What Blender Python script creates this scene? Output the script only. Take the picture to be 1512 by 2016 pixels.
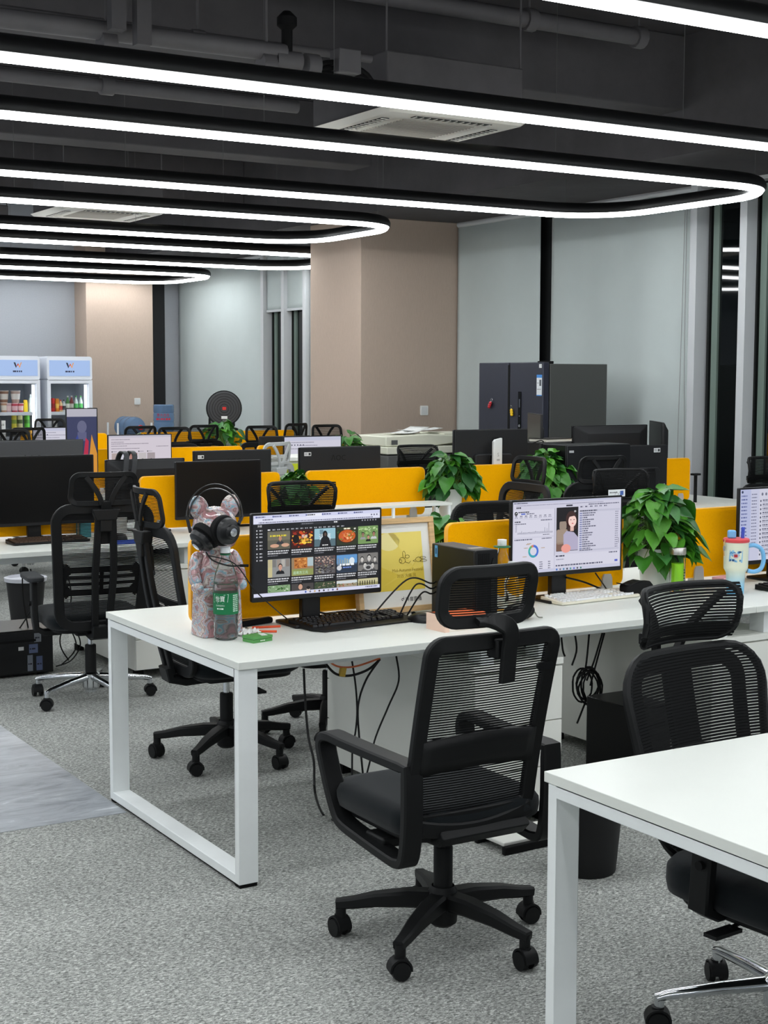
import bpy, bmesh, math, random
from mathutils import Vector, Matrix, noise
random.seed(7)
for _o in list(bpy.data.objects): bpy.data.objects.remove(_o)
SC = bpy.context.scene
COL = SC.collection
PI = math.pi
R = math.radians
# ------------------------------------------------------------------ camera
F, PITCH, ROLL, YAW, EYE = 2876.0, R(5.25), R(0.18), R(31.32), 1.66
CAM = Vector((0, 0, EYE))
FW = Vector((math.sin(YAW)*math.cos(PITCH), math.cos(YAW)*math.cos(PITCH), -math.sin(PITCH)))
_rt = Vector((math.cos(YAW), -math.sin(YAW), 0)); _up = _rt.cross(FW)
RT = _rt*math.cos(ROLL) + _up*math.sin(ROLL); UP = _up*math.cos(ROLL) - _rt*math.sin(ROLL)
cam = bpy.data.objects.new('camera', bpy.data.cameras.new('camera')); COL.objects.link(cam)
cam.data.sensor_fit = 'AUTO'; cam.data.sensor_width = 36.0; cam.data.lens = F*36.0/2016.0
cam.data.clip_start = 0.05; cam.data.clip_end = 200
m3 = Matrix((RT, UP, -FW)).transposed()
cam.matrix_world = Matrix.Translation(CAM) @ m3.to_4x4()
SC.camera = cam
# ------------------------------------------------------------------ world, exposure
wd = bpy.data.worlds.new('night'); SC.world = wd; wd.use_nodes = True
wd.node_tree.nodes['Background'].inputs[0].default_value = (0.012, 0.016, 0.024, 1)
wd.node_tree.nodes['Background'].inputs[1].default_value = 1.0
vs = SC.view_settings
vs.view_transform = 'Standard'; vs.look = 'None'; vs.exposure = 0.0; vs.gamma = 1.0
try: vs.use_curve_mapping = False
except Exception: pass
LAMP_POWER = 25.5          # emission of the pendant diffusers
# ------------------------------------------------------------------ pixel -> place
def _ray(x, y): return FW + RT*((x-756)/F) - UP*((y-1008)/F)
def at_z(x, y, z):
    d = _ray(x, y); return CAM + d*((z-EYE)/d.z)
def at_y(x, y, Y):
    d = _ray(x, y); return CAM + d*(Y/d.y)
def at_x(x, y, X):
    d = _ray(x, y); return CAM + d*(X/d.x)
# ------------------------------------------------------------------ colour / materials
def lin(c):
    c = c/255.0
    return c/12.92 if c <= 0.04045 else ((c+0.055)/1.055)**2.4
def rgb(*c):
    if len(c) == 1 and isinstance(c[0], (tuple, list)): c = c[0]
    return (lin(c[0]), lin(c[1]), lin(c[2]), 1.0)
MATS = {}
def mat(name, col=(128,128,128), rough=0.5, metal=0.0, spec=0.5, noise_scale=None, noise_amt=0.0, bump=0.0,
        bump_scale=200.0, emit=None, emit_s=1.0, trans=0.0, ior=1.45, alpha=1.0, coat=0.0, coord='Object', stretch=None, sheen=0.0):
    if name in MATS: return MATS[name]
    m = bpy.data.materials.new(name); m.use_nodes = True; MATS[name] = m
    nt = m.node_tree; b = nt.nodes['Principled BSDF']
    b.inputs['Base Color'].default_value = rgb(col); b.inputs['Roughness'].default_value = rough
    b.inputs['Metallic'].default_value = metal; b.inputs['Specular IOR Level'].default_value = spec
    b.inputs['IOR'].default_value = ior; b.inputs['Transmission Weight'].default_value = trans
    b.inputs['Alpha'].default_value = alpha; b.inputs['Coat Weight'].default_value = coat
    b.inputs['Sheen Weight'].default_value = sheen
    m.diffuse_color = rgb(col)
    tc = None
    def coords(stretch):
        t = nt.nodes.new('ShaderNodeTexCoord'); mp = nt.nodes.new('ShaderNodeMapping')
        nt.links.new(t.outputs[coord], mp.inputs[0])
        if stretch: mp.inputs['Scale'].default_value = stretch
        return mp.outputs[0]
    if noise_scale:
        n = nt.nodes.new('ShaderNodeTexNoise'); n.inputs['Scale'].default_value = noise_scale
        n.inputs['Detail'].default_value = 4; n.inputs['Roughness'].default_value = 0.65
        nt.links.new(coords(stretch), n.inputs['Vector'])
        mr = nt.nodes.new('ShaderNodeMapRange'); mr.inputs[1].default_value = 0.3; mr.inputs[2].default_value = 0.7
        mr.inputs[3].default_value = 1-noise_amt; mr.inputs[4].default_value = 1+noise_amt
        nt.links.new(n.outputs['Fac'], mr.inputs[0])
        mx = nt.nodes.new('ShaderNodeMix'); mx.data_type = 'RGBA'; mx.blend_type = 'MULTIPLY'; mx.inputs[0].default_value = 1
        mx.inputs[6].default_value = rgb(col); nt.links.new(mr.outputs[0], mx.inputs[7])
        nt.links.new(mx.outputs[2], b.inputs['Base Color'])
    if bump:
        n = nt.nodes.new('ShaderNodeTexNoise'); n.inputs['Scale'].default_value = bump_scale; n.inputs['Detail'].default_value = 3
        nt.links.new(coords(stretch), n.inputs['Vector'])
        bp = nt.nodes.new('ShaderNodeBump'); bp.inputs['Strength'].default_value = bump; bp.inputs['Distance'].default_value = 0.01
        nt.links.new(n.outputs['Fac'], bp.inputs['Height']); nt.links.new(bp.outputs[0], b.inputs['Normal'])
    if emit:
        b.inputs['Emission Color'].default_value = rgb(emit); b.inputs['Emission Strength'].default_value = emit_s
    return m
def attr_mat(name, emit=0.0, rough=0.5, alpha=1.0):
    """print or lit screen whose colours come from the flat pieces themselves"""
    if name in MATS: return MATS[name]
    m = bpy.data.materials.new(name); m.use_nodes = True; MATS[name] = m
    nt = m.node_tree; b = nt.nodes['Principled BSDF']
    a = nt.nodes.new('ShaderNodeVertexColor'); a.layer_name = 'Col'
    if emit:
        b.inputs['Base Color'].default_value = (0.01, 0.01, 0.01, 1)
        nt.links.new(a.outputs[0], b.inputs['Emission Color']); b.inputs['Emission Strength'].default_value = emit
    else: nt.links.new(a.outputs[0], b.inputs['Base Color'])
    b.inputs['Roughness'].default_value = rough; b.inputs['Specular IOR Level'].default_value = 0.3
    return m
# ------------------------------------------------------------------ mesh builder
class MB:
    def __init__(s): s.v = []; s.f = []
    def add(s, vs, fs):
        o = len(s.v); s.v += [tuple(p) for p in vs]; s.f += [tuple(i+o for i in f) for f in fs]; return s
    def box(s, x0, x1, y0, y1, z0, z1):
        return s.add([(x0,y0,z0),(x1,y0,z0),(x1,y1,z0),(x0,y1,z0),(x0,y0,z1),(x1,y0,z1),(x1,y1,z1),(x0,y1,z1)],
            [(3,2,1,0),(4,5,6,7),(0,1,5,4),(1,2,6,5),(2,3,7,6),(3,0,4,7)])
    def obox(s, c, size, M=None):
        x,y,z = size[0]/2,size[1]/2,size[2]/2
        P = [Vector(p) for p in ((-x,-y,-z),(x,-y,-z),(x,y,-z),(-x,y,-z),(-x,-y,z),(x,-y,z),(x,y,z),(-x,y,z))]
        if M is not None: P = [M @ p for p in P]
        c = Vector(c)
        return s.add([p+c for p in P], [(3,2,1,0),(4,5,6,7),(0,1,5,4),(1,2,6,5),(2,3,7,6),(3,0,4,7)])
    def prism(s, pts, h0, h1, axis='z'):
        """2-D outline pts extruded from h0 to h1 along axis; pts are the other two coordinates in order"""
        def P(a, b, h): return {'z':(a,b,h),'y':(a,h,b),'x':(h,a,b)}[axis]
        n = len(pts); vs = [P(a,b,h0) for a,b in pts]+[P(a,b,h1) for a,b in pts]
        fs = [tuple(range(n-1,-1,-1)), tuple(range(n,2*n))]+[(i,(i+1)%n,n+(i+1)%n,n+i) for i in range(n)]
        if axis == 'y': fs = [f[::-1] for f in fs]
        return s.add(vs, fs)
    def sweep(s, path, sec, side=(1,0,0), closed=False, cap=True, scales=None):
        """section sec [(a,b)] swept along path: a runs along `side`, b along tangent x side"""
        P = [Vector(p) for p in path]; n = len(P); side = Vector(side); m = len(sec); vs = []
        for i in range(n):
            if closed: t = P[(i+1)%n]-P[i-1]
            else: t = P[min(i+1,n-1)]-P[max(i-1,0)]
            t.normalize(); a = side - t*side.dot(t)
            if a.length < 1e-4: a = Vector((0,0,1)) - t*t.z
            if a.length < 1e-4: a = Vector((0,1,0)) - t*t.y
            a.normalize(); b = t.cross(a); k = scales[i] if scales else 1.0
            vs += [P[i]+a*(q[0]*k)+b*(q[1]*k) for q in sec]
        fs = []
        for i in range(n if closed else n-1):
            j = (i+1)%n
            for q in range(m):
                r = (q+1)%m; fs.append((i*m+q, i*m+r, j*m+r, j*m+q))
        if cap and not closed:
            fs.append(tuple(range(m-1,-1,-1))); fs.append(tuple((n-1)*m+q for q in range(m)))
        return s.add(vs, fs)
    def tube(s, path, r, n=8, closed=False, scales=None):
        return s.sweep(path, [(r*math.cos(2*PI*k/n), r*math.sin(2*PI*k/n)) for k in range(n)], (0.31,0.17,0.93), closed, True, scales)
    def strap(s, path, w, t, side=(1,0,0), closed=False, scales=None):
        w/=2; t/=2; c = min(w,t)*0.35
        return s.sweep(path, [(-w,-t+c),(-w+c,-t),(w-c,-t),(w,-t+c),(w,t-c),(w-c,t),(-w+c,t),(-w,t-c)], side, closed, True, scales)
    def cyl(s, p0, p1, r0, r1=None, n=16):
        r1 = r0 if r1 is None else r1
        p0, p1 = Vector(p0), Vector(p1); t = (p1-p0).normalized()
        a = t.orthogonal().normalized(); b = t.cross(a)
        ring = [(a*math.cos(2*PI*k/n)+b*math.sin(2*PI*k/n)) for k in range(n)]
        vs = [p0+q*r0 for q in ring]+[p1+q*r1 for q in ring]
        return s.add(vs, [tuple(range(n-1,-1,-1)), tuple(range(n,2*n))]+[(k,(k+1)%n,n+(k+1)%n,n+k) for k in range(n)])
    def lathe(s, prof, n=24, c=(0,0,0), sx=1.0, sy=1.0):
        vs = []; fs = []; m = len(prof)
        for r,z in prof:
            vs += [(c[0]+r*sx*math.cos(2*PI*k/n), c[1]+r*sy*math.sin(2*PI*k/n), c[2]+z) for k in range(n)]
        for i in range(m-1):
            for k in range(n): fs.append((i*n+k, i*n+(k+1)%n, (i+1)*n+(k+1)%n, (i+1)*n+k))
        if prof[0][0] > 1e-5: fs.append(tuple(range(n-1,-1,-1)))
        if prof[-1][0] > 1e-5: fs.append(tuple((m-1)*n+k for k in range(n)))
        return s.add(vs, fs)
    def ball(s, c, rx, ry=None, rz=None, n=16, m=10, M=None):
        ry = rx if ry is None else ry; rz = rx if rz is None else rz
        c = Vector(c); vs = []; fs = []
        for i in range(m+1):
            th = PI*i/m
            for k in range(n):
                p = Vector((rx*math.sin(th)*math.cos(2*PI*k/n), ry*math.sin(th)*math.sin(2*PI*k/n), -rz*math.cos(th)))
                vs.append((M @ p if M is not None else p)+c)
        for i in range(m):
            for k in range(n): fs.append((i*n+k, i*n+(k+1)%n, (i+1)*n+(k+1)%n, (i+1)*n+k))
        return s.add(vs, fs)
    def grid(s, fn, nu, nv):
        vs = [fn(i/nu, j/nv) for j in range(nv+1) for i in range(nu+1)]
        return s.add(vs, [(j*(nu+1)+i, j*(nu+1)+i+1, (j+1)*(nu+1)+i+1, (j+1)*(nu+1)+i) for j in range(nv) for i in range(nu)])
    def mesh(s, name, material, smooth=True, angle=38):
        me = bpy.data.meshes.new(name); me.from_pydata(s.v, [], s.f)
        bm = bmesh.new(); bm.from_mesh(me)
        bmesh.ops.remove_doubles(bm, verts=bm.verts, dist=1e-6)
        bmesh.ops.recalc_face_normals(bm, faces=bm.faces); bm.to_mesh(me); bm.free()
        if smooth:
            me.shade_smooth()
            try: me.set_sharp_from_angle(angle=R(angle))
            except Exception: pass
        if material: me.materials.append(material)
        return me
    def build(s, name, material, parent=None, loc=(0,0,0), rot=(0,0,0), bev=0, seg=2, smooth=True, angle=38, solid=0, sub=0):
        o = bpy.data.objects.new(name, s.mesh(name, material, smooth, angle)); COL.objects.link(o)
        o.location = loc; o.rotation_euler = rot
        if parent: o.parent = parent
        if solid:
            md = o.modifiers.new('solid','SOLIDIFY'); md.thickness = solid; md.offset = 0
        if sub:
            md = o.modifiers.new('sub','SUBSURF'); md.levels = md.render_levels = sub
        if bev:
            md = o.modifiers.new('bevel','BEVEL'); md.width = bev; md.segments = seg; md.limit_method = 'ANGLE'; md.angle_limit = R(40)
            md.harden_normals = False
        return o
def B(x0,x1,y0,y1,z0,z1): return MB().box(x0,x1,y0,y1,z0,z1)
def rr(w, h, r, n=6, cx=0, cy=0):
    """rounded rectangle outline, counter-clockwise"""
    out = []
    for (sx,sy,a0) in ((1,1,0),(-1,1,90),(-1,-1,180),(1,-1,270)):
        for k in range(n+1):
            a = R(a0+90*k/n); out.append((cx+sx*(w/2-r)+r*math.cos(a), cy+sy*(h/2-r)+r*math.sin(a)))
    return out
def bez(pts, n=24):
    """smooth curve through pts (Catmull-Rom)"""
    P = [Vector(p) for p in pts]
    if len(P) < 3: return P
    out = []; per = max(2, n//(len(P)-1))
    for i in range(len(P)-1):
        p0 = P[max(i-1,0)]; p1 = P[i]; p2 = P[i+1]; p3 = P[min(i+2,len(P)-1)]
        for k in range(per):
            t = k/per
            out.append(0.5*((2*p1)+(p2-p0)*t+(2*p0-5*p1+4*p2-p3)*t*t+(3*p1-p0-3*p2+p3)*t**3))
    out.append(P[-1]); return out
def thing(name, label, cat, loc=(0,0,0), rz=0.0, group=None):
    o = bpy.data.objects.new(name, None); COL.objects.link(o); o.empty_display_size = 0.1
    o.location = loc; o.rotation_euler = (0,0,rz); o['label'] = label; o['category'] = cat
    if group: o['group'] = group
    return o
def tag(o, label=None, cat=None, group=None, kind=None):
    if label: o['label'] = label
    if cat: o['category'] = cat
    if group: o['group'] = group
    if kind: o['kind'] = kind
    return o
def copy_tree(o, parent=None):
    c = o.copy(); COL.objects.link(c); c.parent = parent
    for ch in o.children: copy_tree(ch, c)
    return c
def clone(root, loc, rz, label, group=None):
    c = copy_tree(root); c.location = loc; c.rotation_euler = (0,0,rz); c['label'] = label
    if group: c['group'] = group
    return c
# ------------------------------------------------------------------ flat prints (screens, posters, labels, lettering)
_txt_cache = {}
def text_polys(body, size, align='LEFT'):
    key = (body, align)
    if key not in _txt_cache:
        cu = bpy.data.curves.new('t','FONT'); cu.body = body; cu.size = 1.0; cu.align_x = align; cu.resolution_u = 2
        ob = bpy.data.objects.new('t', cu); COL.objects.link(ob)
        dg = bpy.context.evaluated_depsgraph_get(); dg.update()
        me = bpy.data.meshes.new_from_object(ob.evaluated_get(dg))
        _txt_cache[key] = ([tuple(v.co) for v in me.vertices], [tuple(p.vertices) for p in me.polygons])
        bpy.data.objects.remove(ob); bpy.data.curves.remove(cu); bpy.data.meshes.remove(me)
    vs, fs = _txt_cache[key]
    return [(v[0]*size, v[1]*size) for v in vs], fs
class Flat:
    """pieces of flat colour in metres on an x-z sheet facing -y"""
    def __init__(s, step=0.00025): s.v=[]; s.f=[]; s.c=[]; s.step=step
    def poly(s, pts, col, l=1):
        o=len(s.v); s.v += [(p[0], -l*s.step, p[1]) for p in pts]; s.f.append(tuple(range(o,o+len(pts)))); s.c.append(rgb(col)); return s
    def rect(s, x0,z0,x1,z1, col, l=1): return s.poly([(x0,z0),(x1,z0),(x1,z1),(x0,z1)], col, l)
    def rrect(s, x0,z0,x1,z1, r, col, l=1): return s.poly(rr(x1-x0, z1-z0, r, 3, (x0+x1)/2, (z0+z1)/2), col, l)
    def ell(s, cx,cz,rx,rz, col, l=2, n=16, a=0):
        return s.poly([(cx+rx*math.cos(2*PI*k/n)*math.cos(a)-rz*math.sin(2*PI*k/n)*math.sin(a), cz+rx*math.cos(2*PI*k/n)*math.sin(a)+rz*math.sin(2*PI*k/n)*math.cos(a)) for k in range(n)], col, l)
    def ring(s, cx,cz,r0,r1,a0,a1,col,l=2,n=12):
        p=[(cx+r1*math.cos(a0+(a1-a0)*k/n), cz+r1*math.sin(a0+(a1-a0)*k/n)) for k in range(n+1)]
        q=[(cx+r0*math.cos(a0+(a1-a0)*k/n), cz+r0*math.sin(a0+(a1-a0)*k/n)) for k in range(n+1)]
        for k in range(n): s.poly([p[k],p[k+1],q[k+1],q[k]], col, l)
        return s
    def line(s, pts, w, col, l=2):
        for a,b in zip(pts[:-1],pts[1:]):
            d=Vector((b[0]-a[0],b[1]-a[1])); 
            if d.length<1e-7: continue
            d.normalize(); n=Vector((-d.y,d.x))*w/2; e=d*w*0.3
            s.poly([(a[0]-n.x-e.x,a[1]-n.y-e.y),(b[0]-n.x+e.x,b[1]-n.y+e.y),(b[0]+n.x+e.x,b[1]+n.y+e.y),(a[0]+n.x-e.x,a[1]+n.y-e.y)],col,l)
        return s
    def text(s, x, z, size, body, col, l=3, align='LEFT', sx=1.0):
        vs, fs = text_polys(body, size, align)
        o=len(s.v); s.v += [(x+v[0]*sx, -l*s.step, z+v[1]) for v in vs]
        for f in fs: s.f.append(tuple(i+o for i in f)); s.c.append(rgb(col))
        return s
    def greek(s, x, z, w, h, col, l=2, rnd=None):
        """one line of writing too small to read: short dashes"""
        rnd = rnd or random; e = x+w
        while x < e:
            k = min(h*rnd.uniform(0.7,2.4), e-x); s.rect(x,z,x+k,z+h,col,l); x += k+h*rnd.uniform(0.25,0.6)
        return s
    def build(s, name, material, parent=None, loc=(0,0,0), rot=(0,0,0), bend=None):
        me = bpy.data.meshes.new(name); vv = s.v if bend is None else [bend(*p) for p in s.v]
        me.from_pydata(vv, [], s.f)
        ca = me.color_attributes.new('Col','FLOAT_COLOR','CORNER')
        for p, c in zip(me.polygons, s.c):
            for li in p.loop_indices: ca.data[li].color = c
        me.materials.append(material)
        o = bpy.data.objects.new(name, me); COL.objects.link(o); o.location = loc; o.rotation_euler = rot
        if parent: o.parent = parent
        return o
SCREEN = attr_mat('lit_screen', emit=1.0, rough=0.25)
PRINT = attr_mat('print', rough=0.55)
# ------------------------------------------------------------------ palette
WHITE = mat('white_laminate', (224,227,221), 0.42, noise_scale=3.0, noise_amt=0.015)
WPAINT = mat('white_powder_coat', (234,238,238), 0.45, noise_scale=9, noise_amt=0.02)
CABW = mat('cabinet_white', (232,233,226), 0.5, noise_scale=2.5, noise_amt=0.02)
BLK = mat('black_plastic', (17,18,19), 0.5, spec=0.3, bump=0.04, bump_scale=600)
BLKS = mat('black_satin_plastic', (20,21,23), 0.32, spec=0.5)
BLKM = mat('black_matte', (14,14,15), 0.75, spec=0.25)
GREYP = mat('dark_grey_plastic', (40,42,45), 0.5)
FABRIC = mat('charcoal_fabric', (19,24,27), 0.95, spec=0.1, bump=0.25, bump_scale=900, sheen=0.15)
MESHK = mat('black_mesh_thread', (15,16,17), 0.8, spec=0.2)
CHROME = mat('chrome', (215,218,222), 0.12, 1.0)
RUBBER = mat('rubber', (12,12,12), 0.8, spec=0.2)
GLOSSBLK = mat('glossy_black', (8,8,9), 0.12, spec=0.5)
SCRBLK = mat('dark_screen', (7,7,8), 0.28, spec=0.35)
ORANGE = mat('orange_felt', (255,178,0), 0.95, spec=0.1, noise_scale=160, noise_amt=0.07, bump=0.15, bump_scale=500)
ORANGEE = mat('orange_felt_edge', (255,190,80), 0.9, spec=0.1)
CABLE = mat('black_cable', (10,10,11), 0.55, spec=0.4)
CLEARP = mat('clear_plastic', (232,238,238), 0.04, trans=1.0, ior=1.3)
GLASS = mat('glass', (245,250,248), 0.02, trans=1.0, ior=1.2)
# ================================================================== ROOM
XL, XG, YB, YF, ZC = -7.0, 8.40, -6.0, 19.3, 4.0
def struct(o): o['kind'] = 'structure'; return o
def carpet_mat():
    m = bpy.data.materials.new('carpet'); m.use_nodes = True; nt = m.node_tree; b = nt.nodes['Principled BSDF']
    tc = nt.nodes.new('ShaderNodeTexCoord'); mp = nt.nodes.new('ShaderNodeMapping'); mp.inputs['Rotation'].default_value = (0,0,0.5); mp.inputs['Scale'].default_value = (1,1.9,1)
    nt.links.new(tc.outputs['Object'], mp.inputs[0])
    n1 = nt.nodes.new('ShaderNodeTexNoise'); n1.inputs['Scale'].default_value = 78; n1.inputs['Detail'].default_value = 3; n1.inputs['Roughness'].default_value = 0.75; n1.inputs['Distortion'].default_value = 0.8
    n2 = nt.nodes.new('ShaderNodeTexNoise'); n2.inputs['Scale'].default_value = 2.2; n2.inputs['Detail'].default_value = 3
    nt.links.new(mp.outputs[0], n1.inputs['Vector']); nt.links.new(tc.outputs['Object'], n2.inputs['Vector'])
    br = nt.nodes.new('ShaderNodeTexBrick'); br.offset = 0; br.inputs['Scale'].default_value = 1; br.inputs['Brick Width'].default_value = 0.5; br.inputs['Row Height'].default_value = 0.5
    br.inputs['Mortar Size'].default_value = 0.0012; br.inputs['Color1'].default_value = (1,1,1,1); br.inputs['Color2'].default_value = (.95,.95,.95,1); br.inputs['Mortar'].default_value = (.72,.72,.72,1)
    nt.links.new(tc.outputs['Object'], br.inputs['Vector'])
    cr = nt.nodes.new('ShaderNodeValToRGB'); e = cr.color_ramp.elements
    e[0].position = 0.34; e[0].color = rgb(92,94,92); e[1].position = 0.66; e[1].color = rgb(212,214,210)
    k = e.new(0.5); k.color = rgb(150,152,148)
    nt.links.new(n1.outputs['Fac'], cr.inputs[0])
    mr = nt.nodes.new('ShaderNodeMapRange'); mr.inputs[1].default_value = .3; mr.inputs[2].default_value = .7; mr.inputs[3].default_value = .9; mr.inputs[4].default_value = 1.1
    nt.links.new(n2.outputs['Fac'], mr.inputs[0])
    a = nt.nodes.new('ShaderNodeMix'); a.data_type='RGBA'; a.blend_type='MULTIPLY'; a.inputs[0].default_value=1
    c = nt.nodes.new('ShaderNodeMix'); c.data_type='RGBA'; c.blend_type='MULTIPLY'; c.inputs[0].default_value=1
    nt.links.new(cr.outputs[0], a.inputs[6]); nt.links.new(mr.outputs[0], a.inputs[7])
    nt.links.new(a.outputs[2], c.inputs[6]); nt.links.new(br.outputs[0], c.inputs[7]); nt.links.new(c.outputs[2], b.inputs['Base Color'])
    b.inputs['Roughness'].default_value = 0.97; b.inputs['Specular IOR Level'].default_value = 0.1
    bp = nt.nodes.new('ShaderNodeBump'); bp.inputs['Strength'].default_value = .5; bp.inputs['Distance'].default_value = .006
    nt.links.new(n1.outputs['Fac'], bp.inputs['Height']); nt.links.new(bp.outputs[0], b.inputs['Normal'])
    return m
def marble_mat():
    m = bpy.data.materials.new('grey_marble'); m.use_nodes = True; nt = m.node_tree; b = nt.nodes['Principled BSDF']
    tc = nt.nodes.new('ShaderNodeTexCoord'); mp = nt.nodes.new('ShaderNodeMapping'); mp.inputs['Scale'].default_value = (1.0,3.2,1); mp.inputs['Rotation'].default_value = (0,0,-0.25)
    nt.links.new(tc.outputs['Object'], mp.inputs[0])
    n1 = nt.nodes.new('ShaderNodeTexNoise'); n1.inputs['Scale'].default_value = 3.2; n1.inputs['Detail'].default_value = 9; n1.inputs['Roughness'].default_value = .68; n1.inputs['Distortion'].default_value = 1.3
    nt.links.new(mp.outputs[0], n1.inputs['Vector'])
    cr = nt.nodes.new('ShaderNodeValToRGB'); e = cr.color_ramp.elements
    e[0].position = .3; e[0].color = rgb(120,124,130); e[1].position = .74; e[1].color = rgb(226,230,234)
    k = e.new(.5); k.color = rgb(158,163,169); k = e.new(.62); k.color = rgb(172,177,182)
    nt.links.new(n1.outputs['Fac'], cr.inputs[0]); nt.links.new(cr.outputs[0], b.inputs['Base Color'])
    b.inputs['Roughness'].default_value = .28
    return m
struct(B(XL,XG+.3,YB,YF+.2,-.12,0).build('floor', carpet_mat()))
struct(B(XL+.02,2.0,5.175,YF-.02,0.0,.002).build('floor_marble', marble_mat()))
DARKC = mat('painted_dark_ceiling', (86,84,87), .9, spec=.15, noise_scale=1.6, noise_amt=.1, bump=.1, bump_scale=25)
DARKB = mat('painted_dark_beam', (88,86,88), .85, spec=.15, noise_scale=2.5, noise_amt=.12, bump=.15, bump_scale=18)
struct(B(XL,XG+.3,YB,YF+.2,ZC,ZC+.12).build('ceiling', DARKC))
GREYW = mat('grey_wallcovering', (168,172,178), .9, spec=.15, noise_scale=60, noise_amt=.03, bump=.08, bump_scale=240)
def taupe_mat():
    m = mat('taupe_wallcovering', (186,168,154), .9, spec=.15, noise_scale=22, noise_amt=.05, bump=.12, bump_scale=120, stretch=(9,9,1))
    return m
TAUPE = taupe_mat()
struct(B(XL-.12,XL,YB,YF+.2,0,ZC).build('wall_left', GREYW))
struct(B(XL,XG+.3,YB-.12,YB,0,ZC).build('wall_back', GREYW))
struct(B(XL,XG+.3,YF,YF+.15,0,ZC).build('wall_far', GREYW))
# taupe columns
struct(B(7.19,XG+.3,12.26,13.28,0,3.2).build('wall_column', TAUPE, bev=.006))
struct(B(6.81,7.76,18.85,YF,0,ZC).build('wall_column_far', TAUPE, bev=.006))
struct(B(7.94,8.115,YF-.02,YF,0,3.2).build('trim_1', mat('black_strip',(26,27,30),.6)))
# window wall: glass, mullions, roller blinds
NGLASS = mat('night_glass', (5,9,10), .02, spec=.6, coat=.3)
FRAME = mat('window_frame_paint', (196,199,202), .5)
FRAMEG = mat('window_inner_frame', (112,128,120), .4)
FRAMEK = mat('window_gasket', (14,17,16), .6)
def window(n, y0, y1, count):
    pitch = (y1-y0)/count
    w = struct(B(XG,XG+.02,y0,y1,.06,3.2).build('window_%d'%n, NGLASS))
    for k in range(count):
        ya = y0+k*pitch
        if k: B(8.26,XG,ya-.038,ya+.038,.06,3.2).build('mullion', FRAME, w, bev=.003)
        for yy in ([ya+.045] if k else [ya+.012])+[ya+pitch-.045]:
            B(XG-.03,XG,yy-.012,yy+.012,.1,3.15).build('gasket', FRAMEK, w)
        B(XG-.02,XG,ya+pitch-.14,ya+pitch-.075,.1,3.15).build('inner_frame', FRAMEG, w)
    B(8.24,XG,y0,y1,0,.06).build('sill', FRAME, w)
    for yy in (y0-.03, y1+.03): B(8.26,XG,yy-.038,yy+.038,.0,3.2).build('jamb', FRAME, w, bev=.003)
    return w
window(1, 5.69, 8.80, 6)
window(2, 15.45, 16.50, 2)
struct(B(XG,XG+.3,YB,5.65,0,3.2).build('wall_right', GREYW))
struct(MB().box(XG,XG+.3,8.84,12.26,0,3.2).box(XG,XG+.3,13.28,15.4,0,3.2).box(XG,XG+.3,16.55,YF,0,3.2).box(XG+.02,XG+.3,5.65,8.84,0,3.2).box(XG+.02,XG+.3,15.4,16.55,0,3.2).build('wall_right_reveal', mat('dark_reveal',(22,24,25),.7)))
struct(B(7.09,XG+.3,YB,12.26,3.2,ZC).build('trim_2', DARKB))
struct(B(7.09,XG+.3,12.26,YF,3.2,ZC).build('trim_3', DARKB))
struct(B(8.30,XG,YB,12.26,3.17,3.2).build('trim_4', mat('pale_trim',(170,172,172),.6)))
BLIND = mat('grey_roller_blind', (194,203,202), .85, spec=.2, noise_scale=1.4, noise_amt=.03, bump=.06, bump_scale=350)
def blind(label, y0, y1, z0, z1=3.16, wave=.012, seed=0, x=8.31):
    t = thing('roller_blind', label, 'blind', (x,(y0+y1)/2,z0), 0)
    w=(y1-y0)/2; h=z1-z0
    MB().grid(lambda u,v:(wave*math.sin(u*9+seed)*(.4+.6*(1-v))+wave*.6*math.sin(u*21+seed*2+v), -w+2*w*u, h*v), 40, 10).build('fabric', BLIND, t, solid=.0015)
    MB().box(-.012,.012,-w,w,-.025,.005).build('bottom_rail', FRAME, t, bev=.003)
    MB().cyl((0,-w,h+.015),(0,w,h+.015),.022).build('roller', FRAME, t)
    return t
b1 = blind('grey roller blind between taupe column and black window gap', 10.90, 12.24, .95, wave=.006, seed=1)
b2 = blind('wide creased grey roller blind behind the dark refrigerator', 8.86, 10.72, .35, wave=.014, seed=2)
MB().tube(bez([(-.03,-.86,2.75),(-.035,-.87,1.6),(-.03,-.89,.62),(-.03,-.85,.52),(-.03,-.81,.62),(-.035,-.83,1.6),(-.03,-.84,2.75)],40),.0035,6).build('pull_cord', mat('pale_cord',(150,152,152),.6), b2)
blind('smooth grey roller blind lowered beside the far corner', 16.56, 19.24, .3, wave=.008, seed=3)
blind('half raised grey roller blind above the narrow far window', 15.42, 16.48, 2.49, wave=.003, seed=4)
blind('grey roller blind hidden behind the taupe column', 13.3, 15.36, .3, wave=.006, seed=5)
MB().box(8.34,XG,10.725,10.765,0,3.17).build('trim_5', FRAME)['kind']='structure'
def wall_plate(loc, label, s=.09):
    t = thing('wall_switch', label, 'switch', loc)
    MB().prism(rr(s,s*1.05,.008,3),-.012,0,'y').build('plate', mat('switch_white',(236,236,234),.4), t)
    MB().prism(rr(s*.72,s*.78,.005,3),-.016,-.012,'y').build('rocker', mat('switch_white2',(222,224,224),.4), t)
p = at_y(834,808,12.26); wall_plate((p.x,12.258,p.z), 'white square switch plate on the near taupe column')
p = at_y(270,790,18.85); wall_plate((p.x,18.848,p.z), 'white square switch plate on the far taupe column', .085)
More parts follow.
